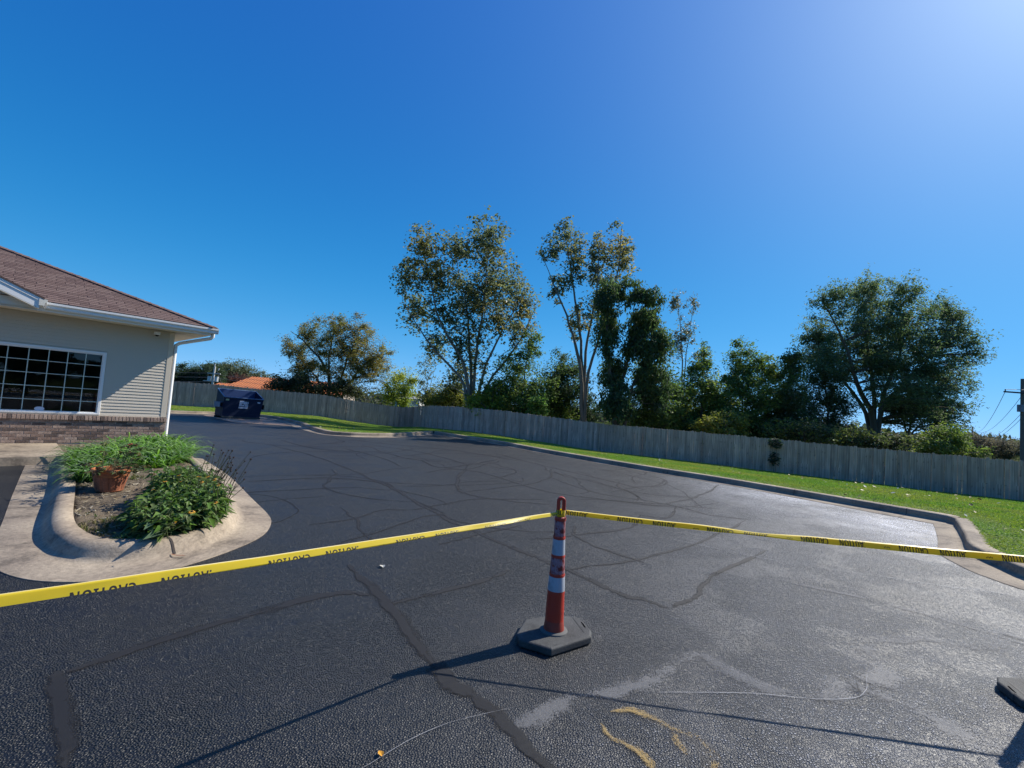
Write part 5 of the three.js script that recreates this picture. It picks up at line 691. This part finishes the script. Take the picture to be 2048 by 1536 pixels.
for (const [x, z, c, s, label] of [[-1.12, -4.56, [0.62, 0.58, 0.47], 0.042, 'pale curled leaf lying on the asphalt left of the cone'], [-0.47, -2.19, [0.65, 0.30, 0.02], 0.022, 'small orange yellow leaf lying on the asphalt near the bottom edge']]) {
  const g = new MB(), P = [], n = 10; for (let k = 0; k < n; k++) { const a = k / n * 6.283, r = s * (0.75 + 0.35 * Math.cos(a)) * (k === 0 ? 1.35 : 1); P.push(V(Math.cos(a) * r, 0.006 + 0.35 * s * Math.pow(Math.sin(a), 2), Math.sin(a) * r * 0.75)); } for (let k = 0; k < n; k++) g.tri(V(0, 0.007, 0), P[(k + 1) % n], P[k]);
  const o = shade(new THREE.Mesh(g.geo(), std({ color: col(...c), roughness: 0.7, side: THREE.DoubleSide }))); o.name = numbered('fallen_leaf'); o.position.set(x, 0.004, z); o.rotation.y = 2.2; scene.add(o); tag(o, label, 'leaf');
}
// ------------------------------------------------------------------ the planting bed
const Cc = new THREE.Color(), Q = new THREE.Quaternion(), EU = new THREE.Euler();
const pick = (pal, r) => { const a = pal[Math.floor(r() * pal.length)], j = 0.75 + r() * 0.5; return Cc.setRGB(a[0] * j, a[1] * j, a[2] * j).clone(); };
{
  const blade = bladeGeo(0.042, 1, 1.5), mat = LEAF(0.95, 0.45), pal = [[0.085, 0.23, 0.006], [0.12, 0.30, 0.008], [0.05, 0.16, 0.006], [0.17, 0.35, 0.015]];
  const clump = (name, label, spots, seed, h, n, pl = pal) => {
    const r = rng(seed), list = []; const t = thing(name, label, 'plant'); t.position.set(spots[0][0], 0.12, spots[0][1]);
    for (let k = 0; k < n; k++) { const s = spots[Math.floor(r() * spots.length)], a = r() * 6.283, d = Math.sqrt(r()) * s[2], x = s[0] + Math.cos(a) * d - spots[0][0], z = s[1] + Math.sin(a) * d - spots[0][1]; EU.set((r() - 0.5) * 0.5, r() * 6.283, -(r() * 0.35), 'YXZ'); Q.setFromEuler(EU); const l = h * (0.6 + r() * 0.7); list.push({ m: M4(V(x, -0.02, z), Q, V(l, l * (0.75 + r() * 0.4), l * (0.9 + r() * 0.5))), c: pick(pl, r) }); }
    mat.clearcoat = 0.08; mat.clearcoatRoughness = 0.4; instanced('foliage', blade, mat, list, t); return t;
  };
  clump('daylily_clump', 'bright green arching daylily clump in front of the brick wall corner', [[-7.6, -10.2, 0.42], [-7.0, -9.6, 0.42], [-6.7, -9.1, 0.35], [-7.9, -10.8, 0.35]], 101, 0.62, 1000);
  clump('daylily_clump', 'bright green arching daylily clump behind the clay pot', [[-7.2, -8.9, 0.42], [-7.7, -9.5, 0.4], [-6.5, -8.5, 0.36], [-8.1, -10.1, 0.4], [-6.9, -8.3, 0.3]], 102, 0.6, 1200);
  clump('daylily_clump', 'darker leafy clump spilling over the island kerb left of the pot', [[-7.3, -8.2, 0.3], [-6.6, -7.5, 0.28], [-6.1, -6.95, 0.22], [-7.8, -8.7, 0.25]], 103, 0.48, 1100, [[0.05, 0.14, 0.008], [0.07, 0.19, 0.01], [0.10, 0.23, 0.014]]);
  clump('weed', 'small bright green weed at the front inner edge of the island kerb', [[-3.55, -4.48, 0.1]], 104, 0.13, 160, [[0.09, 0.22, 0.03], [0.07, 0.17, 0.025]]);
  // black eyed susans
  const r = rng(120), leaf = leafGeo(0.42, 1, 0.35, 0.35), lm = Object.assign(LEAF(0.95, 0.4), { clearcoat: 0.3, clearcoatRoughness: 0.35 }), pl2 = [[0.055, 0.12, 0.014], [0.08, 0.17, 0.018], [0.11, 0.19, 0.03], [0.16, 0.22, 0.07], [0.10, 0.21, 0.02]];
  const poly = [[-3.2, -4.42], [-3.08, -5.15], [-4.2, -6.7], [-4.95, -6.95], [-4.5, -6.05], [-4.25, -5.5], [-3.75, -4.72], [-3.4, -4.45]], inP = (x, z) => { let q = false; for (let i = 0, j = poly.length - 1; i < poly.length; j = i++) { const [xi, zi] = poly[i], [xj, zj] = poly[j]; if ((zi > z) !== (zj > z) && x < (xj - xi) * (z - zi) / (zj - zi) + xi) q = !q; } return q; };
  const t = thing('black_eyed_susan', 'broad leafy patch of black eyed susans with yellow flowers on the right of the island', 'plant'); t.position.set(-4, 0.12, -5.6); const ox = 4, oz = 5.6, list = [], stems = new MB();
  const hAt = (x, z) => (0.12 + 0.30 * clamp(fbm(x * 1.7 + 3, z * 1.7, 5, 2) * 1.6 - 0.2, 0, 1) + 0.07 * clamp((z + 6.6) * -1, 0, 1)) * clamp(0.55 - (z + 4.5) * 0.45, 0.5, 1.05);
  for (let k = 0; k < 620; k++) { let x, z; do { x = -5.4 + r() * 2.5; z = -7.1 + r() * 2.8; } while (!inP(x, z)); const H = hAt(x, z) * (0.75 + r() * 0.5), lx = (r() - 0.5) * 0.16 + 0.03, lz = (r() - 0.5) * 0.16; if (k % 2) stems.tube([V(x + ox, 0, z + oz), V(x + ox + lx * 0.4, H * 0.5, z + oz + lz * 0.4), V(x + ox + lx, H, z + oz + lz)], [0.0045, 0.004, 0.003], 4, false);
    const m = 5 + Math.floor(r() * 5); for (let i = 0; i < m; i++) { const f = 0.15 + 0.85 * Math.pow((i + r()) / m, 0.8); EU.set((r() - 0.5) * 0.9, r() * 6.283, 0.45 - r() * 0.9, 'YXZ'); Q.setFromEuler(EU); const s = (0.16 - 0.085 * f) * (0.7 + r() * 0.7); list.push({ m: M4(V(x + ox + lx * f, H * f, z + oz + lz * f), Q, V(s, s, s)), c: pick(pl2, r) }); } }
  // broad basal leaves at the edge
  for (let k = 0; k < 420; k++) { let x, z; do { x = -5.5 + r() * 2.7; z = -7.2 + r() * 3; } while (!inP(x, z)); EU.set((r() - 0.5) * 0.8, r() * 6.283, 0.5 - r() * 0.5, 'YXZ'); Q.setFromEuler(EU); const s = 0.10 + r() * 0.1; list.push({ m: M4(V(x + ox, 0.02 + r() * 0.16, z + oz), Q, V(s, s, s * 1.2)), c: pick([[0.05, 0.11, 0.03], [0.10, 0.17, 0.08], [0.035, 0.08, 0.018]], r) }); }
  instanced('foliage', leaf, lm, list, t); part('stem', stems, std({ color: col(0.07, 0.10, 0.03), roughness: 0.8 }), t, { kind: 'stuff' });
  const petal = std({ color: col(0.72, 0.36, 0.015), roughness: 0.6, side: THREE.DoubleSide }), eye = std({ color: col(0.03, 0.015, 0.01), roughness: 0.9 });
  const pg = new MB(); for (let k = 0; k < 11; k++) { const a = k / 11 * 6.283, b = 0.11, c = (d, y, o) => V(Math.cos(a + o) * d, y, Math.sin(a + o) * d); pg.tri(c(0.008, 0, 0), c(0.024, -0.002, -b * 1.6), c(0.036, -0.008, 0)); pg.tri(c(0.008, 0, 0), c(0.036, -0.008, 0), c(0.024, -0.002, b * 1.6)); } const petals = pg.geo(), eg = new THREE.SphereGeometry(0.0095, 10, 8).scale(1, 0.9, 1);
  const flower = (parent, p, s, m = petal) => { const f = part('flower', petals, m, parent); f.position.copy(p); f.rotation.set((r() - 0.3) * 0.8, r() * 6, (r() - 0.3) * 0.8); f.scale.setScalar(s); const e = part('flower_eye', eg, eye, f); e.position.y = 0.003; return f; };
  [[-4.34, 0.50, -5.75], [-3.90, 0.55, -5.58], [-3.94, 0.50, -5.42], [-3.79, 0.50, -5.47], [-3.49, 0.60, -5.32], [-3.35, 0.62, -5.25], [-3.18, 0.62, -5.11], [-3.42, 0.55, -5.27], [-3.04, 0.60, -4.96], [-3.71, 0.35, -4.86], [-3.0, 0.36, -4.30], [-2.98, 0.42, -4.5], [-2.95, 0.45, -4.8], [-3.98, 0.42, -5.30]].forEach((p) => flower(t, V(p[0] + ox, p[1] - 0.12, p[2] + oz), 0.62 + r() * 0.3));
  const fs = new MB(); [[-4.34, 0.50, -5.75], [-3.90, 0.55, -5.58], [-3.49, 0.60, -5.32], [-3.35, 0.62, -5.25], [-3.18, 0.62, -5.11], [-3.04, 0.60, -4.96]].forEach((p) => fs.tube([V(p[0] + ox - 0.05, 0, p[2] + oz - 0.1), V(p[0] + ox, p[1] - 0.12, p[2] + oz)], 0.0035, 4, false));
  const heads = new MB(); for (let k = 0; k < 44; k++) { const f = r(), x = lerp(-3.15, -4.35, f) + (r() - 0.5) * 0.3, z = lerp(-5.1, -6.75, f) + (r() - 0.5) * 0.3, H = 0.38 + r() * 0.36, tx = x + 0.05 + r() * 0.3, tz = z - (r() - 0.5) * 0.25; fs.tube([V(x + ox, 0.05, z + oz), V((x + tx) / 2 + ox - 0.02, H * 0.55, (z + tz) / 2 + oz), V(tx + ox, H, tz + oz)], [0.004, 0.0035, 0.003], 4, false); const s = new THREE.SphereGeometry(0.0105, 7, 6).translate(tx + ox, H, tz + oz), o = heads.p.length / 3; heads.p.push(...s.attributes.position.array); heads.n.push(...s.attributes.normal.array); heads.u.push(...s.attributes.uv.array); for (const i of s.index.array) heads.i.push(i + o); }
  part('dry_stem', fs, std({ color: col(0.09, 0.085, 0.04), roughness: 0.9 }), t, { kind: 'stuff' }); part('seed_head', heads, eye, t, { kind: 'stuff' });
  // clay pot
  const clay = std({ color: col(0.40, 0.145, 0.075), roughness: 0.85, map: rep(concreteColor, 1.5), bumpMap: rep(fineNoise, 3), bumpScale: 0.003 }), clayRim = std({ color: col(0.62, 0.21, 0.075), roughness: 0.8, map: rep(concreteColor, 1.5) }); clay.color.multiplyScalar(1.5);
  const pot = thing('clay_pot', 'ribbed terracotta flower pot standing in the planting bed', 'flower pot'); pot.position.set(-5.40, 0.115, -6.40);
  const lg = new THREE.LatheGeometry([[0, 0.005], [0.145, 0], [0.15, 0.01], [0.158, 0.045], [0.196, 0.225], [0.205, 0.25], [0.213, 0.275], [0.2, 0.275]].map(([a, b]) => new THREE.Vector2(a, b)), 112), lp = lg.attributes.position; for (let i = 0; i < lp.count; i++) { const y = lp.getY(i), a = Math.atan2(lp.getZ(i), lp.getX(i)), w = (a / 6.2832 * 14 + 14) % 1; if (y > 0.03 && y < 0.24 && (w < 0.22)) { lp.setX(i, lp.getX(i) * 0.945); lp.setZ(i, lp.getZ(i) * 0.945); } } lg.computeVertexNormals();
  part('pot_body', lg, clay, pot); part('rim', lathe([[0.2, 0.262], [0.219, 0.262], [0.226, 0.272], [0.226, 0.297], [0.219, 0.305], [0.205, 0.305], [0.2, 0.297], [0.196, 0.2]], 64), clayRim, pot); part('potting_soil', new THREE.CircleGeometry(0.197, 32).rotateX(-Math.PI / 2).translate(0, 0.245, 0), M.dirtJoint, pot);
  const pp = thing('potted_flower', 'sparse plant with red and yellow flowers growing in the clay pot', 'plant'); pp.position.set(-5.40, 0.36, -6.40); const pl = [], ps = new MB();
  for (let k = 0; k < 46; k++) { const a = r() * 6.283, d = Math.sqrt(r()) * 0.15, e = 0.12 + r() * 0.2, up = k < 16 ? 0.2 + r() * 0.22 : 0.02 + r() * 0.1, bx = Math.cos(a) * d, bz = Math.sin(a) * d, tx = bx * 1.3 + Math.cos(a) * e * (k < 16 ? 0.3 : 1) + (k < 16 ? 0.12 : 0), tz = bz * 1.3 + Math.sin(a) * e * (k < 16 ? 0.3 : 1); const mid = V((bx + tx) / 2, up * 0.75 + 0.03, (bz + tz) / 2); ps.tube([V(bx, -0.1, bz), mid, V(tx, up, tz)], [0.004, 0.003, 0.002], 4, false); for (let i = 0; i < 13; i++) { const f = 0.3 + 0.7 * r(), q = mid.clone().lerp(V(tx, up, tz), f); EU.set((r() - 0.5), r() * 6.283, (r() - 0.5), 'YXZ'); Q.setFromEuler(EU); const s = 0.028 + r() * 0.04; pl.push({ m: M4(q, Q, V(s, s, s)), c: pick([[0.07, 0.11, 0.025], [0.05, 0.085, 0.02], [0.12, 0.13, 0.04], [0.14, 0.10, 0.03]], r) }); } }
  instanced('foliage', leaf, lm, pl, pp); part('stem', ps, std({ color: col(0.12, 0.09, 0.04), roughness: 0.8 }), pp, { kind: 'stuff' });
  const red = std({ color: col(0.42, 0.02, 0.03), roughness: 0.5, side: THREE.DoubleSide }); flower(pp, V(0.16, 0.40, -0.06), 1.0, red); flower(pp, V(0.08, 0.29, 0.0), 0.9, red); flower(pp, V(-0.25, 0.10, 0.03), 1.0); flower(pp, V(-0.2, 0.12, -0.03), 0.9); flower(pp, V(-0.17, 0.10, 0.05), 0.9);
  // mulch, twigs and thin weeds
  const ml = [], wl = [], dl = []; const chip = new THREE.BoxGeometry(1, 0.1, 0.14);
  for (let k = 0; k < 9000; k++) { const x = -9.6 + r() * 6.6, z = -11.6 + r() * 7.3; if (!inBed(x, z)) continue; EU.set((r() - 0.5) * 0.6, r() * 6.28, (r() - 0.5) * 0.7); Q.setFromEuler(EU); const s = 0.02 + r() * r() * 0.09; ml.push({ m: M4(V(x, bedY(x, z) + 0.004 + r() * 0.012, z), Q, V(s, s, s)), c: pick([[0.30, 0.25, 0.17], [0.16, 0.12, 0.08], [0.40, 0.36, 0.28], [0.10, 0.075, 0.05], [0.22, 0.18, 0.12]], r) }); }
  tag(instanced('mulch', chip, std({ color: 0xffffff, roughness: 0.95 }), ml, scene), 'dry wood mulch and twigs covering the island soil', 'mulch', null, 'stuff');
  const tf = tuftGeo(6, 1, 0.5, 7, 0.05); for (let k = 0; k < 5200; k++) { const x = -6.6 + r() * 3.2, z = -7.6 + r() * 3.3; if (!inBed(x, z)) continue; const den = fbm(x * 2.2, z * 2.2, 8, 3) + (z > -5.2 ? 0.16 : -0.06); if (den < 0.54 + r() * 0.1) continue; EU.set(0, r() * 6.28, 0); Q.setFromEuler(EU); const s = 0.02 + r() * 0.03; wl.push({ m: M4(V(x, bedY(x, z), z), Q, V(s * 1.3, s, s * 1.3)), c: pick([[0.12, 0.15, 0.03], [0.20, 0.18, 0.06], [0.08, 0.13, 0.025], [0.26, 0.22, 0.11]], r) }); }
  tag(instanced('low_weeds', tf, LEAF(0.7, 0.3), wl, scene), 'short yellowing weeds and moss on the bare front soil of the island', 'weeds', null, 'stuff');
}
// ------------------------------------------------------------------ lawn grass and leaf litter
{
  const r = rng(200), kinds = [tuftGeo(7, 1, 0.9, 1, 0.11), tuftGeo(7, 1, 0.9, 2, 0.11)], L = [[], []], leaves = [], cells = []; let area = 0;
  for (let k = 0; k < lawnRows.length - 1; k++) { const [a, b] = lawnRows[k], [c, d] = lawnRows[k + 1]; const A = new THREE.Vector3().subVectors(b, a).cross(new THREE.Vector3().subVectors(c, a)).length() / 2 + new THREE.Vector3().subVectors(b, d).cross(new THREE.Vector3().subVectors(c, d)).length() / 2; const far = Math.max(10, Math.hypot((a.x + b.x) / 2, (a.z + b.z) / 2)); if (a.x > 13 || a.x < -25) continue; area += A / far; cells.push([k, area]); }
  const N = 210000; for (let i = 0; i < N + 800; i++) {
    const w = r() * area; let lo = 0, hi = cells.length - 1; while (lo < hi) { const m = (lo + hi) >> 1; if (cells[m][1] < w) lo = m + 1; else hi = m; } const k = cells[lo][0], f = r(), t = r(), [a, b] = lawnRows[k], [c, d] = lawnRows[k + 1], p0 = a.clone().lerp(c, f), p1 = b.clone().lerp(d, f), p = p0.clone().lerp(p1, t * 1.04);
    p.y = lerp(p0.y, p1.y, sm(t) * 0.6 + t * 0.4) + (fbm(p.x * 0.8, p.z * 0.8) - 0.5) * 0.06 * Math.min(1, t * 8) - 0.006;
    if (i >= N) { const g = fbm(p.x * 0.5, p.z * 0.5, 3, 3); if (r() > (g - 0.3) * 3) continue; EU.set((r() - 0.5) * 0.7, r() * 6.28, (r() - 0.5) * 0.7); Q.setFromEuler(EU); const s = 0.05 + r() * r() * 0.11; leaves.push({ m: M4(p.add(V(0, 0.05, 0)), Q, V(s, s, s)), c: pick([[0.45, 0.46, 0.40], [0.55, 0.55, 0.5], [0.22, 0.16, 0.08], [0.14, 0.10, 0.06], [0.40, 0.30, 0.12]], r) }); continue; }
    const dry = fbm(p.x * 0.7, p.z * 0.7, 5, 3), edge = t < 0.06 ? 0.6 : 1; EU.set((r() - 0.5) * 0.2, r() * 6.28, (r() - 0.5) * 0.2); Q.setFromEuler(EU); const s = (0.035 + r() * 0.03) * edge, sx = 0.055 + r() * 0.03; const q = clamp((dry - 0.35) * 2 + (r() - 0.5) * 0.5, 0, 1); Cc.setRGB(lerp(0.21, 0.38, q), lerp(0.38, 0.42, q), lerp(0.025, 0.05, q)).multiplyScalar(0.75 + r() * 0.5); L[i & 1].push({ m: M4(p, Q, V(sx, s, sx)), c: Cc.clone() });
  }
  L.forEach((l, k) => tag(instanced(numbered('grass'), kinds[k], M.grass, l, scene), 'short mown green grass between the kerb and the picket fence', 'grass', null, 'stuff'));
  tag(instanced('fallen_leaves', leafGeo(0.8, 1, 0.5, -0.3), LEAF(0.5, 0.2), leaves, scene), 'scattered pale and brown fallen leaves on the lawn', 'leaf litter', null, 'stuff');
  // vines growing on the fence
  const v1 = [], v2 = []; const mk = (list, n, rad, ry) => { for (let k = 0; k < n; k++) { let x, y; do { x = r() * 2 - 1; y = r() * 2 - 1; } while (x * x + y * y > 1); EU.set((r() - 0.5), r() * 6.28, (r() - 0.5), 'YXZ'); Q.setFromEuler(EU); const s = 0.1 + r() * 0.07; list.push({ m: M4(V(x * rad, y * ry, (r() - 0.3) * 0.14), Q, V(s, s, s)), c: pick([[0.035, 0.07, 0.02], [0.05, 0.09, 0.025]], r) }); } };
  mk(v1, 150, 0.3, 0.24); mk(v2, 170, 0.22, 0.32);
  const A = thing('fence_vine', 'small vine spilling over the top of the right fence', 'vine'); A.position.set(12.80, 0.95, -22.12); A.rotation.y = -0.46; instanced('foliage', leafGeo(0.8, 1), leafMat, v1, A); part('stem', new MB().tube([V(0.05, -0.5, 0), V(0, 0, 0), V(-0.1, 0.2, 0.03)], 0.01, 5), M.bark, A);
  const B = thing('fence_vine', 'dark leafy weed growing low against the right fence', 'vine'); B.position.set(12.72, 0.22, -22.05); B.rotation.y = -0.46; instanced('foliage', leafGeo(0.8, 1), leafMat, v2, B); part('stem', new MB().tube([V(0, -0.7, 0), V(0.03, -0.2, 0), V(0, 0.25, 0.02)], 0.01, 5), M.bark, B);
}
renderer.render(scene, camera);
